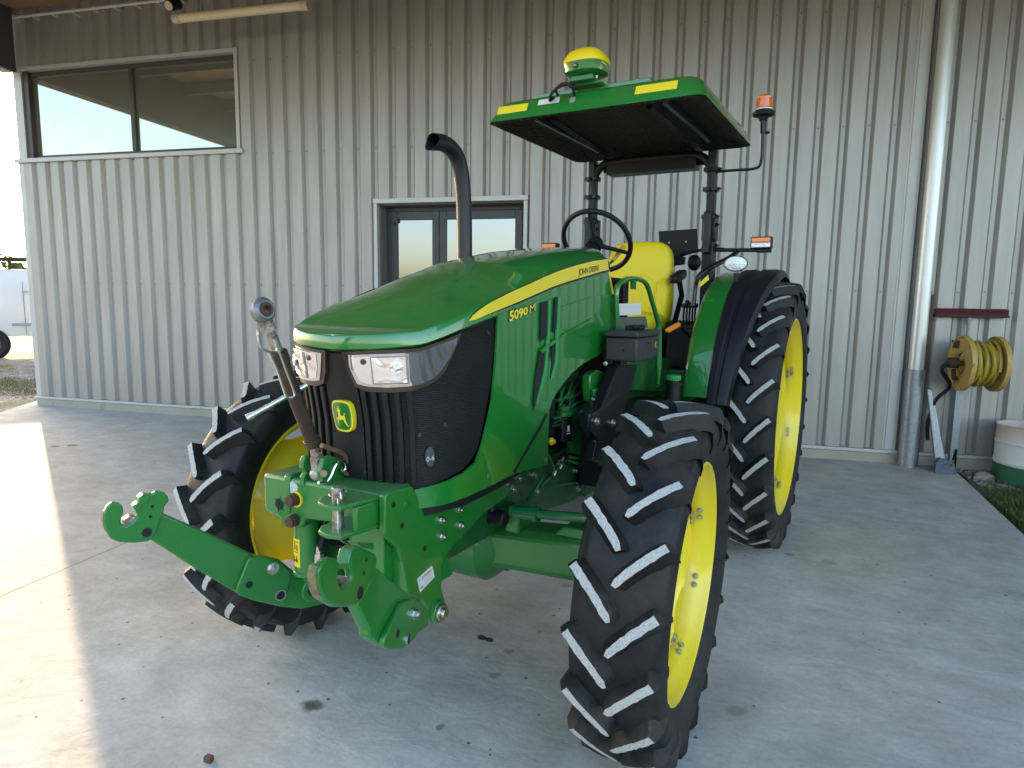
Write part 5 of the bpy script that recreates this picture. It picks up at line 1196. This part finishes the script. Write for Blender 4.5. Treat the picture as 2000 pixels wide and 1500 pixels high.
# ---- exhaust
ye = -.26; EX = [(908, 506), (907, 440), (904, 370), (898, 325), (886, 296), (866, 280), (845, 277)]
P_ = [U(x, y, Y=ye) for x, y in EX]; P_[0] = P_[0]+Vector((0, 0, -.25))
pp = crom(P_, 8)
mb = MB(); rr = .036
x, y = None, None
rings = []; xv = Vector((0, 1, 0))
for i, p in enumerate(pp):
    d = (pp[min(i+1, len(pp)-1)]-pp[max(0, i-1)]).normalized(); yv = d.cross(xv).normalized(); xx2 = yv.cross(d)
    rings.append([p+(xx2*math.cos(2*math.pi*k/28)+yv*math.sin(2*math.pi*k/28))*rr for k in range(28)])
d = (pp[-1]-pp[-2]).normalized()
# slanted mouth
rings[-1] = [v+d*(-.9*(v.z-pp[-1].z)) for v in rings[-1]]
inner = [[pp[-1-j]+(v-pp[-1-j])*.9 for v in rings[-1-j]] for j in range(8)]
mb.loft(rings+inner, caps=False); mb.build('exhaust_pipe', mat('satin_black_exhaust', (.022, .024, .03), .38, .3, rvar=.1), trac)

# ---- roll bar, canopy
RB = mat('black_rollbar', (.006, .007, .010), .42, 0, .1, rvar=.1, spec=.3)
xr_ = .2; ZC = 2.585
for sg in (1, -1):
    mb = MB(); yb_ = CY+sg*.40; yt = CY+sg*.405
    def sbox(z0, z1, hx, hy, dx0=0, dx1=0, dy=0):
        mb.loft([[Vector((xr_+dx+sx*hx, (yb_ if z < 1.9 else yt)+dy+sy_*hy, z)) for sx, sy_ in ((-1, -1), (1, -1), (1, 1), (-1, 1))] for z, dx in ((z0, dx0), (z1, dx1))])
    sbox(1.15, 1.98, .052, .036, -.05, -.02); sbox(1.981, 2.15, .045, .044, -.02, -.015); sbox(2.151, 2.54, .031, .026, -.015, 0); sbox(1.90, 2.16, .03, .024, .055, .045)
    po = mb.build('rollbar_post', RB, trac, bevel=.008)
    mb = MB()
    for z in (2.13, 2.3, 2.42): mb = MB(); mb.box(xr_-.045, xr_+.045, yt-.045, yt+.04, z-.012, z+.012); mb.hexb((xr_+.03, yt+.04, z), (0, 1, 0), .009, .02); mb.hexb((xr_+.045, yt-.0, z), (1, 0, 0), .009, .02); mb.build('clamp', BLACKM, po, bevel=.002)
    for z in (1.95, 2.08): mb = MB(); mb.hexb((xr_+.02, yt+.045, z), (0, 1, 0), .011, .015); mb.build('post_bolt', BLACKM, po)
mb = MB(); arch = crom([(xr_, CY-.40, 2.30), (xr_, CY-.395, 2.43), (xr_, CY-.33, 2.51), (xr_, CY-.2, 2.525), (xr_, CY+.2, 2.525), (xr_, CY+.33, 2.51), (xr_, CY+.395, 2.43), (xr_, CY+.40, 2.30)], 6)
mb.tube(arch, .027, 14); mb.tube([(xr_-.08, CY-.36, 2.5), (xr_-.08, CY+.36, 2.5)], .03, 4)
mb.box(xr_-.1, xr_+.02, CY-.3, CY+.3, 2.44, 2.53)
for s_ in (1, -1): mb.tube([(xr_-.1, CY+s_*.30, 2.565), (1.1, CY+s_*.28, 2.60)], .02, 4)
mb.build('rollbar_arch', RB, trac, bevel=.003)
# canopy shell: rounded rectangle rings
def rrect(x0, x1, hy, r, z, n=8, ft=0):
    P = []
    for (cx_, cy_, a0) in ((x1-r, CY+hy-r, 0), (x0+r, CY+hy-r, 90), (x0+r, CY-hy+r, 180), (x1-r, CY-hy+r, 270)):
        for i in range(n+1):
            a = R(a0+90*i/n); P.append(Vector((cx_+r*math.cos(a), cy_+r*math.sin(a), z+ft*((cx_+r*math.cos(a))-x0)/(x1-x0))))
    return P
mb = MB()
mb.loft([rrect(.03, 1.275, .605, .05, 2.578), rrect(.038, 1.268, .600, .06, 2.60), rrect(.075, 1.235, .570, .075, 2.668), rrect(.10, 1.215, .552, .085, 2.688), rrect(.15, 1.17, .515, .09, 2.700), rrect(.4, .9, .2, .09, 2.712)], caps=False)
t_ = rrect(.4, .9, .2, .09, 2.712); mb.add(t_, [tuple(range(len(t_)))])
cn = mb.build('canopy', GREEN, trac, smooth=40)
mb = MB(); mb.loft([rrect(.033, 1.272, .602, .06, 2.577), rrect(.05, 1.255, .585, .06, 2.572), rrect(.16, 1.14, .48, .06, 2.63)], caps=False); t_ = rrect(.16, 1.14, .48, .06, 2.63); mb.add(t_, [tuple(range(len(t_)))])
def mesh_liner():
    m, nt, b = nmat('black_foam_liner'); N, L = nt.nodes, nt.links; tc = N.new('ShaderNodeTexCoord'); b.inputs['Base Color'].default_value = (.014, .012, .011, 1); b.inputs['Roughness'].default_value = .8
    v = N.new('ShaderNodeTexVoronoi'); v.inputs['Scale'].default_value = 45; L.new(tc.outputs['Object'], v.inputs['Vector']); bp = N.new('ShaderNodeBump'); bp.inputs['Strength'].default_value = 1; bp.inputs['Distance'].default_value = .02
    L.new(v.outputs['Distance'], bp.inputs['Height']); L.new(bp.outputs['Normal'], b.inputs['Normal']); return m
mb.build('headliner', mesh_liner(), cn, smooth=0)
mb = MB()
for s_ in (-1, 1): mb.box(.18, 1.12, CY+s_*.37-.012, CY+s_*.37+.012, 2.596, 2.626)
mb.build('headliner_rail', mat('grey_rail', (.10, .105, .12), .35, .4), cn, bevel=.003)
# yellow marker panels on the canopy front
def cpanel(ya, yb, za, zb, name='marker_panel', material=DECALY, x0=None):
    mb = MB()
    def xf(z): return 1.2685+(z-2.60)*(1.235-1.268)/(2.668-2.60)
    mb.prism([(xf(z)+.003, y, z) for y, z in ((ya, za), (yb, za), (yb, zb), (ya, zb))], (-.006, 0, 0)); return mb.build(name, material, cn, bevel=.003)
def yz(px, py, x=1.235): p = U(px, py, X=x); return p.y, p.z
a = yz(1243, 158); b = yz(1325, 155); cpanel(a[0], b[0], 2.622, 2.668)
a = yz(975, 200); b = yz(1033, 190); cpanel(a[0], b[0], 2.618, 2.664)
a = yz(1053, 180); b = yz(1094, 180); cpanel(a[0], b[0], 2.640, 2.672, 'white_sticker', WHITEL)
a = yz(1120, 190); cpanel(a[0]-.015, a[0]+.015, 2.628, 2.66, 'cable_clip', mat('grey_putty', (.3, .28, .24), .8))
# receiver and its mounting bar
mb = MB(); yA = U(1040, 183, X=1.2).y; yB = U(1265, 150, X=1.2).y; mb.box(1.10, 1.155, yA, yB, 2.706, 2.728); bar = mb.build('receiver_bar', GREEN, trac, bevel=.003)
mb = MB()
for y in (yA+.08, yB-.08, CY+.05): mb.hexb((1.128, y, 2.722), (0, 0, 1), .009, .01)
mb.build('bar_bolt', ZINC, bar)
rc_ = U(1145, 140, Y=.04); rc_ = Vector((1.19, U(1146, 130, X=1.19).y, 0)); zr0 = U(1146, 151, X=1.19).z; zr1 = U(1146, 83, X=1.28).z; zm = U(1146, 116, X=1.29).z
def rring(k, z, e=.75, tilt=0):
    P = []
    for i in range(40):
        a = 2*math.pi*i/40; c_, s_ = math.cos(a), math.sin(a); P.append(Vector((rc_.x+.115*k*math.copysign(abs(c_)**e, c_), rc_.y+.118*k*math.copysign(abs(s_)**e, s_), z)))
    return P
mb = MB(); mb.loft([rring(.74, zr0), rring(.93, zr0+.012), rring(.97, zr0+.04), rring(1.0, zm-.001)]); rcv = mb.build('receiver', GREEN, trac)
mb = MB(); mb.loft([rring(1.01, zm), rring(1.0, zm+.015), rring(.93, zm+(zr1-zm)*.4), rring(.8, zm+(zr1-zm)*.65), rring(.58, zm+(zr1-zm)*.86), rring(.3, zr1-.003), rring(.1, zr1)]); mb.build('dome', mat('yellow_dome', (.85, .6, .01), .35, 0, .2), rcv)
mb = MB(); mb.box(rc_.x-.06, rc_.x+.06, rc_.y-.06, rc_.y+.06, zr0-.03, zr0-.001); mb.box(rc_.x-.09, rc_.x+.02, rc_.y-.09, rc_.y+.09, 2.722, zr0-.028); mb.build('receiver_foot', GREENC, rcv, bevel=.004)
mb = MB()
for s_ in (-1, 1): mb.hexb((rc_.x+.03, rc_.y+s_*.07, zr0-.012), (0, 0, -1), .006, .008)
mb.build('foot_bolt', ZINC, rcv)
q = U(1123, 127, X=rc_.x+.118); mb = MB(); mb.box(q.x-.004, q.x+.002, q.y-.012, q.y+.012, q.z-.012, q.z+.012); bdg = mb.build('receiver_badge', mat('dark_badge', (.05, .035, .02), .4), rcv, bevel=.003)
mb = MB(); mb.prism([(q.x+.0025, q.y+a*.009, q.z+b*.009) for a, b in [(-.8, -.4), (-.3, -.1), (.3, -.1), (.7, -.7), (.8, -.6), (.5, .1), (-.1, .2), (-.3, .8), (-.5, .8), (-.4, .1), (-.8, -.2)]], (.0005, 0, 0)); mb.build('badge_deer', DECALY, bdg)
n_ = Vector((.35, .94, 0)).normalized(); q = U(1180, 123, Y=rc_.y+.118); o = text_obj('receiver_lettering', 'StarFire', .02, DECALY, rcv, basis(Vector((q.x+.035, rc_.y+.1195, q.z-.008)), (-1, 0, 0), (0, 0, 1)), depth=.0003)
mb = MB(); mb.tube(crom([U(1112, 170, X=1.22), U(1120, 163, X=1.28), U(1095, 168, X=1.32), U(1078, 182, X=1.30), U(1074, 196, X=1.27), U(1082, 190, X=1.25)], 6), .008, 8); mb.tube(crom([U(1122, 186, X=1.25), U(1117, 170, X=1.30), U(1100, 163, X=1.30), U(1086, 175, X=1.28), U(1090, 186, X=1.25)], 6), .007, 8); mb.tube(crom([U(1115, 165, X=1.24), U(1122, 150, X=1.22), U(1135, 150, X=1.2)], 5), .009, 8); mb.build('receiver_cable', BLACKP, rcv)
# beacon on its stalk
bx_ = .2; s0 = U(1398, 337, X=bx_); s1 = U(1440, 332, X=bx_); s2 = U(1470, 330, X=bx_); s3 = U(1486, 318, X=bx_); s4 = U(1490, 260, X=bx_); s5 = U(1491, 232, X=bx_)
mb = MB(); mb.tube(crom([U(1393, 352, X=bx_), s0, s1, s2, s3, s4, s5], 7), .0085, 10); mb.cyl(s4, s5, .016, 14); mb.hexb(s4+Vector((0, .014, 0)), (0, 1, 0), .008, .02); st_ = mb.build('beacon_stalk', BLACKM, trac)
c_ = Vector((bx_, s5.y, s5.z)); zb0 = U(1491, 232, X=bx_).z; z_a = U(1491, 226, X=bx_).z; z_b = U(1491, 212, X=bx_).z; z_c = U(1491, 187, X=bx_).z
mb = MB(); mb.lathe([(0, .022), (.02, .03), (.03, .062), (.045, .066), (.055, .05), (z_b-zb0+.004, .048), (z_b-zb0+.004, 0)], (bx_, s5.y, zb0-.012), (0, 0, 1), 36); bc = mb.build('beacon', BLACKP, st_)
bc.parent = trac
mb = MB(); mb.lathe([(0, .0485), (.012, .0485)], (bx_, s5.y, z_b-.014), (0, 0, 1), 36); mb.build('beacon_band', WHITEL, bc)
mb = MB(); H_ = z_c-z_b; mb.lathe([(0, .047)]+[(H_*(.04+.8*k/9), .046-.003*k/9+(.0018 if k % 2 else 0)) for k in range(10)]+[(H_*.93, .038), (H_, .028), (H_, 0)], (bx_, s5.y, z_b+.001), (0, 0, 1), 40); mb.build('beacon_lens', AMBER, bc)
# side marker arms with lamps
for sg in (1, -1):
    pL = U(1487, 474, X=.2); yy_ = pL.y-CY; zz_ = pL.z
    mb = MB(); mb.cyl((.2, CY+sg*.36, zz_-.035), (.2, CY+sg*(yy_-.03), zz_-.045), .012, 12); mb.cyl((.16, CY+sg*.36, zz_-.03), (.2, CY+sg*.5, zz_-.038), .014, 12); ar = mb.build('lamp_arm', BLACKM, trac)
    mb = MB(); y0 = CY+sg*yy_; mb.box(.16, .215, y0-.062, y0+.062, zz_-.036, zz_+.036); mb.box(.17, .21, y0-.03, y0+.06, zz_-.06, zz_-.037); lm = mb.build('marker_lamp', BLACKP, ar, bevel=.006)
    mb = MB(); mb.box(.2152, .226, y0-.055, y0+.055, zz_+.001, zz_+.03); mb.build('amber_lens', AMBER, lm, bevel=.003)
    mb = MB(); mb.box(.2152, .226, y0-.055, y0+.055, zz_-.03, zz_-.001); mb.build('clear_lens', CLEARL, lm, bevel=.003)

# ---- fenders
def shell(y0, y1, r0, r1, a0, a1, mtl, name, parent=None, t=.006, prof=None, taper=None):
    mb = MB(); rings = []; prof0 = prof
    for i in range(49):
        a = R(a0+(a1-a0)*i/48); c_, s_ = math.cos(a), math.sin(a)
        k_ = 1 if taper is None else .46+.50*max(0, min(1, (math.degrees(a)-12)/62)); P = prof0 if taper is None else [(taper+(y-taper)*k_, r) for y, r in prof0]
        rings.append([Vector((r*c_, y, .8644+r*s_)) for y, r in P]+[Vector(((r-t)*c_, y, .8644+(r-t)*s_)) for y, r in reversed(P)])
    mb.loft(rings); return mb.build(name, mtl, parent or trac, smooth=40)
for sg in (1, -1):
    def Y_(v): return CY+sg*(v-CY)
    pg = [(Y_(.488), .70), (Y_(.490), .86), (Y_(.498), .90), (Y_(.515), .922), (Y_(.545), .930), (Y_(.645), .930)]
    fg = shell(0, 0, 0, 0, 13, 150, GREEN, 'fender', prof=pg)
    pb_ = [(Y_(.646), .932), (Y_(.66), .940), (Y_(.72), .944), (Y_(.735), .934), (Y_(.76), .934), (Y_(.775), .944), (Y_(.85), .944), (Y_(.885), .936), (Y_(.905), .90)]
    shell(0, 0, 0, 0, 11, 155, FENDR, 'fender_extension', parent=fg, prof=pb_, taper=Y_(.646))
    # round work light on a short stem
    p = U(1437, 515, X=.45); y0 = Y_(p.y); c_ = Vector((.45, y0, p.z)); nrm = Vector((.97, .12*sg, .0)).normalized()
    mb = MB(); mb.lathe([(-.05, .0), (-.045, .03), (-.02, .06), (0, .066), (.004, .064)], c_, nrm, 36); mb.v = [Vector((v.x, c_.y+(v.y-c_.y)*1.05, c_.z+(v.z-c_.z)*.72)) for v in mb.v]; mb.cyl(c_-Vector((.02, 0, .055)), c_-Vector((.02, 0, .10)), .014, 12); wl = mb.build('work_light', BLACKP, fg)
    mb = MB(); mb.lathe([(.002, .062), (.012, .056), (.018, .03), (.02, 0)], c_, nrm, 36); mb.v = [Vector((v.x, c_.y+(v.y-c_.y)*1.05, c_.z+(v.z-c_.z)*.72)) for v in mb.v]; mb.build('work_light_lens', CLEARL, wl)
    g = MB(); hp = [U(1430, 485, X=.33), U(1440, 500, X=.30), U(1448, 512, X=.25)]
    hb = crom([U(1440, 491, X=.2), U(1425, 503, X=.28), U(1385, 524, X=.45), U(1365, 540, X=.52), U(1358, 560, X=.52), U(1354, 598, X=.53)], 6)
    g.tube([Vector((v.x, Y_(v.y), v.z)) for v in hb], .015, 12); g.build('grab_rail', BLACKM, fg)
    mb = MB(); q = [U(x, y, X=.52) for x, y in ((1366, 553), (1383, 537), (1385, 546), (1366, 562))]
    if sg > 0: mb.prism([v+Vector((.0, .0, 0)) for v in q], (.004, 0, 0)); mb.build('fender_label', DECALY, fg)
# ---- seat, controls
mb = MB()
def cush(x0, x1, y0, y1, z0, z1, r=.05, nx=1): pass
def softbox(mb, cx_, cy_, cz_, hx, hy, hz, e=.35, M=None, n=14):
    rings = []
    for i in range(1, n):
        v = -math.pi/2+math.pi*i/n; cv, sv = math.copysign(abs(math.cos(v))**e, math.cos(v)), math.copysign(abs(math.sin(v))**e, math.sin(v))
        ring = []
        for k in range(32):
            a = 2*math.pi*k/32; c_, s_ = math.cos(a), math.sin(a); p = Vector((hx*cv*math.copysign(abs(c_)**e, c_), hy*cv*math.copysign(abs(s_)**e, s_), hz*sv))
            if M: p = M @ p
            ring.append(p+Vector((cx_, cy_, cz_)))
        rings.append(ring)
    mb.loft(rings)
seat = empty('seat', (.2, CY, 1.4), 0, parent=trac)
Mb = Matrix.Rotation(R(-8), 3, 'Y'); rx = .2
ysc = U(1246, 550, X=.22).y-CY
mb = MB(); softbox(mb, .0, ysc, .33, .065, .225, .26, .45, Mb); softbox(mb, .035, ysc, .24, .055, .15, .15, .6, Mb); mb.build('seat_backrest', SEATY, seat)
for s_ in (-1, 1): mb = MB(); softbox(mb, .035, ysc+s_*.19, .2, .08, .05, .15, .6, Mb); mb.build('side_bolster', SEATY, seat)
mb = MB(); softbox(mb, .22, ysc, .06, .25, .22, .065, .45); mb.build('seat_cushion', SEATY, seat)
mb = MB(); softbox(mb, .18, ysc, -.04, .22, .19, .05, .3); mb.box(.0, .35, -.15, .15, -.28, -.06); mb.build('seat_base', BLACKP, seat)
mb = MB(); q = U(1325, 540, X=.25)-seat.location; softbox(mb, q.x, q.y, q.z, .13, .03, .03, .5, Matrix.Rotation(R(12), 3, 'Y')); mb.tube([q, q+Vector((-.1, .0, -.12)), (-.08, q.y-.05, .05)], .018, 8); mb.build('armrest', BLACKP, seat)
# rear platform
mb = MB(); mb.box(-.35, .55, CY-.45, CY+.44, 1.0, 1.18); mb.box(-.45, -.35, CY-.45, CY+.45, .9, 1.45); mb.box(.55, 1.5, CY-.42, CY+.42, .92, .965); mb.build('platform', GREEND, trac, bevel=.01)
for ya_, yb_ in ((.28, .47), (CY-.45, CY-.25)): mb = MB(); mb.box(-.1, .5, ya_, yb_, 1.18, 1.44); mb.build('side_console', BLACKP, trac, bevel=.02)
mb = MB(); rnd = random.Random(2)
for k in range(5): x = .1+.07*k; mb.tube(crom([(x, .36, 1.43), (x+.02, .36, 1.5), (x+.05, .37, 1.56+.02*(k % 2))], 4), .006, 7); mb.ball((x+.05, .37, 1.57+.02*(k % 2)), .017, 8)
mb.build('control_lever', BLACKP, trac)
q = U(1305, 645, X=.8); mb = MB(); mb.cyl(q+Vector((-.10, .03, .03)), q, .016, 14); mb.ball(q, .016, 8); mb.build('orange_lever', ORANGE, trac)
mb = MB(); mb.cyl(q+Vector((-.3, .05, -.05)), q+Vector((-.10, .03, .03)), .008, 10); mb.build('lever_rod', BLACKM, trac)
# number plate bracket and rear things
q = [U(x, y, X=-.1) for x, y in ((1287, 452), (1362, 447), (1364, 490), (1330, 503), (1290, 503))]
mb = MB(); mb.prism(q, (.012, 0, 0)); mb.prism([U(x, y, X=-.1) for x, y in ((1309, 503), (1340, 502), (1338, 517), (1312, 520))], (.03, 0, 0)); pb2 = mb.build('plate_bracket', BLACKP, trac, bevel=.004)
mb = MB()
for x, y in ((1307, 474), (1340, 472), (1356, 490)): c_ = U(x, y, X=-.086); mb.cyl(c_, c_+Vector((.004, 0, 0)), .006, 10)
mb.build('bracket_rivet', WHITEL, pb2)
mb = MB(); mb.tube([U(1330, 497, X=-.05), U(1385, 485, X=0)], .01, 8); mb.ball(U(1356, 513, X=0), .055, 12, (1, .8, 1)); mb.build('rear_work_light', BLACKP, trac)
# steering wheel
sc_ = (U(1165, 478, X=1.0)); tq = Matrix.Rotation(R(-36), 3, 'Y')
nrm = Vector((-math.sin(R(36)), 0, math.cos(R(36)))); ctr = Vector((.98, U(1165, 472, X=.98).y, U(1165, 472, X=.98).z))
nrm = Vector((-.78, 0, .62)); ux = Vector((0, 1, 0)); uy = nrm.cross(ux)
mb = MB(); mb.tube([ctr+(ux*math.cos(a)+uy*math.sin(a))*.2 for a in [2*math.pi*i/48 for i in range(49)]], .0145, 12)
for a in (R(25), R(155), R(270)): e = ctr+(ux*math.cos(a)+uy*math.sin(a))*.198; mb.tube([ctr-nrm*.03, ctr-nrm*.02+(e-ctr)*.3, e], [.016, .013, .010], 8)
mb.cyl(ctr-nrm*.06, ctr-nrm*.01, .045, 22); mb.lathe([(-.01, .045), (.0, .04), (.004, 0)], ctr, nrm, 22); sw = mb.build('steering_wheel', BLACKP, trac)
mb = MB(); mb.cyl(ctr-nrm*.3, ctr-nrm*.05, .035, 18); mb.box(1.0, 1.3, CY-.17, CY+.17, 1.2, 1.72); mb.build('steering_column', BLACKP, trac, bevel=.02)
mb = MB(); a = U(1196, 510, X=.95); b = U(1218, 482, X=.85); mb.tube([U(1180, 525, X=1.0), a], .007, 8); mb.build('shuttle_rod', BLACKM, trac); mb = MB(); mb.tube([a, b], [.011, .015], 10); mb.build('shuttle_grip', mat('tan_grip', (.55, .32, .1), .45), trac)
# cowl strips behind the side panel
mb = MB(); mb.prism([U(x, y, Y=.355) for x, y in ((1172, 512), (1186, 508), (1200, 574), (1184, 578))], (0, -.01, 0)); mb.build('cowl_flash', DECALY, trac, bevel=.002)
mb = MB(); mb.prism([U(x, y, Y=.345) for x, y in ((1170, 540), (1186, 545), (1184, 577), (1201, 575), (1204, 640), (1206, 690), (1190, 722), (1176, 700), (1190, 640))], (0, -.02, 0)); mb.build('cowl_side', BLACKP, trac, bevel=.003); mb = MB(); mb.prism([U(x, y, Y=.345)+Vector((0, -2*(.345-CY), 0)) for x, y in ((1170, 540), (1186, 545), (1184, 577), (1201, 575), (1204, 640), (1206, 690), (1190, 722), (1176, 700), (1190, 640))], (0, .02, 0)); mb.build('cowl_side', BLACKP, trac, bevel=.003)
mb = MB(); mb.box(1.34, 1.42, CY-.30, CY+.29, 1.0, 1.70); mb.build('bulkhead', BLACKP, trac)
# green handrail frame with sight panel
yh = .40
mb = MB(); mb.tube(crom([U(x, y, Y=yh) for x, y in ((1207, 700), (1205, 620), (1204, 572), (1211, 553), (1228, 545), (1250, 546), (1264, 558), (1274, 590), (1284, 625), (1286, 645), (1286, 740), (1285, 752))], 6), .0125, 12)
q = U(1237, 553, Y=yh); mb.box(q.x-.02, q.x+.02, yh-.008, yh+.008, q.z-.03, q.z+.02); mb.tube([U(1286, 640, Y=yh), U(1286, 720, Y=yh)], .018, 4); hr = mb.build('handrail', GREEN, trac)
mb = MB(); q = [U(x, y, Y=.40) for x, y in ((1209, 593), (1252, 592), (1252, 615), (1210, 616))]; mb.prism(q, (0, -.003, 0)); mb.build('paper_notice', WHITEL, trac)
mb = MB(); mb.prism([U(x, y, Y=.39) for x, y in ((1206, 620), (1262, 618), (1266, 640), (1206, 645))], (0, -.02, 0)); mb.build('notice_holder', mat('smoky_plastic', (.12, .12, .11), .3), trac)
# toolbox at the step
xf_ = 1.849; yo = .56; yi = .415; xb_ = 1.53
zt1 = U(1245, 652, Y=.56).z; z_m = U(1245, 660, Y=.56).z; zb1 = U(1243, 708, Y=.56).z
mb = MB(); mb.box(xb_, xf_, yi, yo, zb1, z_m-.003); tbx = mb.build('toolbox', BOXG, trac, bevel=.008)
mb = MB(); mb.box(xb_-.004, xf_+.004, yi-.004, yo+.004, z_m, zt1+.008); mb.build('toolbox_lid', BOXG, tbx, bevel=.006)
mb = MB(); zz = zt1+.012; mb.tube(crom([(1.74, .47, zz), (1.70, .49, zz+.012), (1.64, .485, zz+.008), (1.62, .51, zz+.01), (1.68, .52, zz+.006), (1.74, .50, zz+.01)], 6), .009, 8); mb.box(1.66, 1.74, .465, .495, zz-.003, zz+.018); mb.build('lid_strap', BLACKP, tbx, bevel=.004)
c_ = Vector(((xf_+xb_)/2-.1, yo+.0008, (zb1+z_m)/2+.01)); mb = MB(); mb.lathe([(0, .014), (.002, .014), (.002, 0)], c_, (0, 1, 0), 24); e_1 = mb.build('toolbox_badge', DECALY, tbx)
mb = MB(); mb.lathe([(0, .011), (.0006, .011), (.0006, 0)], c_+Vector((0, .002, 0)), (0, 1, 0), 24); mb.build('badge_field', GREEN, e_1)
mb = MB(); p = U(1183, 710, Y=.43); mb.hexb(p, (1, 0, 0), .007, .012); mb.build('toolbox_bolt', ZINC, tbx)
for p, dn_ in ((Vector((xf_, .50, zb1+.05)), (1, 0, 0)), (Vector((1.70, yo, z_m-.03)), (0, 1, 0))): mb = MB(); mb.hexb(p, dn_, .005, .004); mb.build('toolbox_screw', BLACKP, tbx)
# green fold cover, black step strut, tank and step
mb = MB(); mb.prism([U(x, y, Y=.36) for x, y in ((1153, 733), (1168, 722), (1200, 738), (1194, 762), (1186, 787), (1155, 785), (1152, 760))], (0, -.04, 0)); mb.prism([U(x, y, Y=.362) for x, y in ((1152, 760), (1163, 757), (1194, 776), (1186, 787), (1155, 785))], (0, .02, 0)); mb.build('starter_cover', GREENC, trac, bevel=.006)
mb = MB(); mb.hexb(U(1157, 780, Y=.385), (0, 1, 0), .009, .01); mb.build('cover_bolt', ZINC, trac)
mb = MB(); mb.prism([U(x, y, Y=.44) for x, y in ((1206, 712), (1246, 712), (1234, 760), (1216, 815), (1205, 850), (1180, 905), (1160, 900), (1168, 860), (1163, 848), (1152, 840), (1153, 808), (1176, 795), (1194, 750))], (0, -.05, 0)); ss = mb.build('step_support', BLACKM, trac, bevel=.008)
for (x_, y_) in ((1164, 823), (1196, 826)):
    mb = MB(); mb.hexb(U(x_, y_, Y=.442), (0, 1, 0), .014, .012); mb.build('support_bolt', ZINC, ss)
mb = MB(); mb.box(.95, 1.75, .24, .43, .72, 1.02); mb.box(.95, 1.75, CY-.43, CY-.2, .72, 1.05); mb.build('fuel_tank', BLACKP, trac, bevel=.03)
mb = MB(); mb.box(.9, 1.65, .12, .47, 1.02, 1.05); mb.box(1.0, 1.6, .44, .60, .62, .645); mb.box(1.0, 1.03, .44, .6, .645, 1.02); mb.box(1.57, 1.6, .44, .6, .645, 1.02); mb.build('step', BLACKM, trac, bevel=.004)
mb = MB(); mb.prism([U(x, y, Y=.33) for x, y in ((1225, 690), (1312, 700), (1318, 745), (1300, 765), (1228, 762))], (0, -.02, 0)); mb.prism([U(x, y, Y=.2) for x, y in ((1290, 625), (1345, 625), (1345, 720), (1290, 720))], (0, -.02, 0)); mb.build('side_shield', GREEND, trac, bevel=.004)
cp_ = U(1316, 738, X=1.0); mb = MB(); mb.cyl(cp_+Vector((0, 0, -.014)), cp_+Vector((0, 0, .016)), .036, 28)
for k in range(18): a = 2*math.pi*k/18; mb.box(-.003, .003, .034, .039, -.013, .015, Matrix.Translation(cp_) @ Matrix.Rotation(a, 4, 'Z'))
cap = mb.build('fuel_cap', mat('bright_green_plastic', (.02, .32, .06), .4), trac, bevel=.002)
mb = MB(); mb.cyl(cp_+Vector((0, 0, -.16)), cp_+Vector((0, 0, -.015)), .042, 28, r2=.036); mb.cyl(cp_+Vector((0, 0, -.04)), cp_+Vector((0, 0, -.02)), .045, 24); mb.build('filler_neck', BLACKP, trac)
# ------------------------------------------------------------------ light
w = bpy.data.worlds.new('World'); S.world = w; w.use_nodes = True
nt = w.node_tree; bg = nt.nodes['Background']; sky = nt.nodes.new('ShaderNodeTexSky'); sky.sky_type = 'NISHITA'; sky.sun_disc = False
sdir = Vector((-.775, .632, math.tan(R(12.5)))).normalized()
el = math.asin(sdir.z); sky.sun_elevation = el; sky.sun_rotation = math.atan2(sdir.x, sdir.y)
sky.air_density = 1; sky.dust_density = 2.0; sky.ozone_density = 1.5
tn = nt.nodes.new('ShaderNodeMix'); tn.data_type = 'RGBA'; tn.blend_type = 'MULTIPLY'; tn.inputs['Factor'].default_value = 1; tn.inputs['B'].default_value = (1, .93, .885, 1)
nt.links.new(sky.outputs['Color'], tn.inputs['A']); nt.links.new(tn.outputs['Result'], bg.inputs['Color']); bg.inputs['Strength'].default_value = .15
sl = bpy.data.lights.new('sun', 'SUN'); so = bpy.data.objects.new('sun', sl); COL.objects.link(so)
sl.energy = 2.0; sl.angle = R(.53); sl.color = (1, .74, .47); so.rotation_euler = sdir.to_track_quat('Z', 'Y').to_euler()
S.view_settings.view_transform = 'Standard'; S.view_settings.look = 'None'; S.view_settings.exposure = 2.7; S.view_settings.gamma = 1
S.render.engine = 'CYCLES'
S.cycles.max_bounces = 8; S.cycles.diffuse_bounces = 4; S.cycles.glossy_bounces = 4; S.cycles.caustics_reflective = False; S.cycles.caustics_refractive = False
S.cycles.use_denoising = True
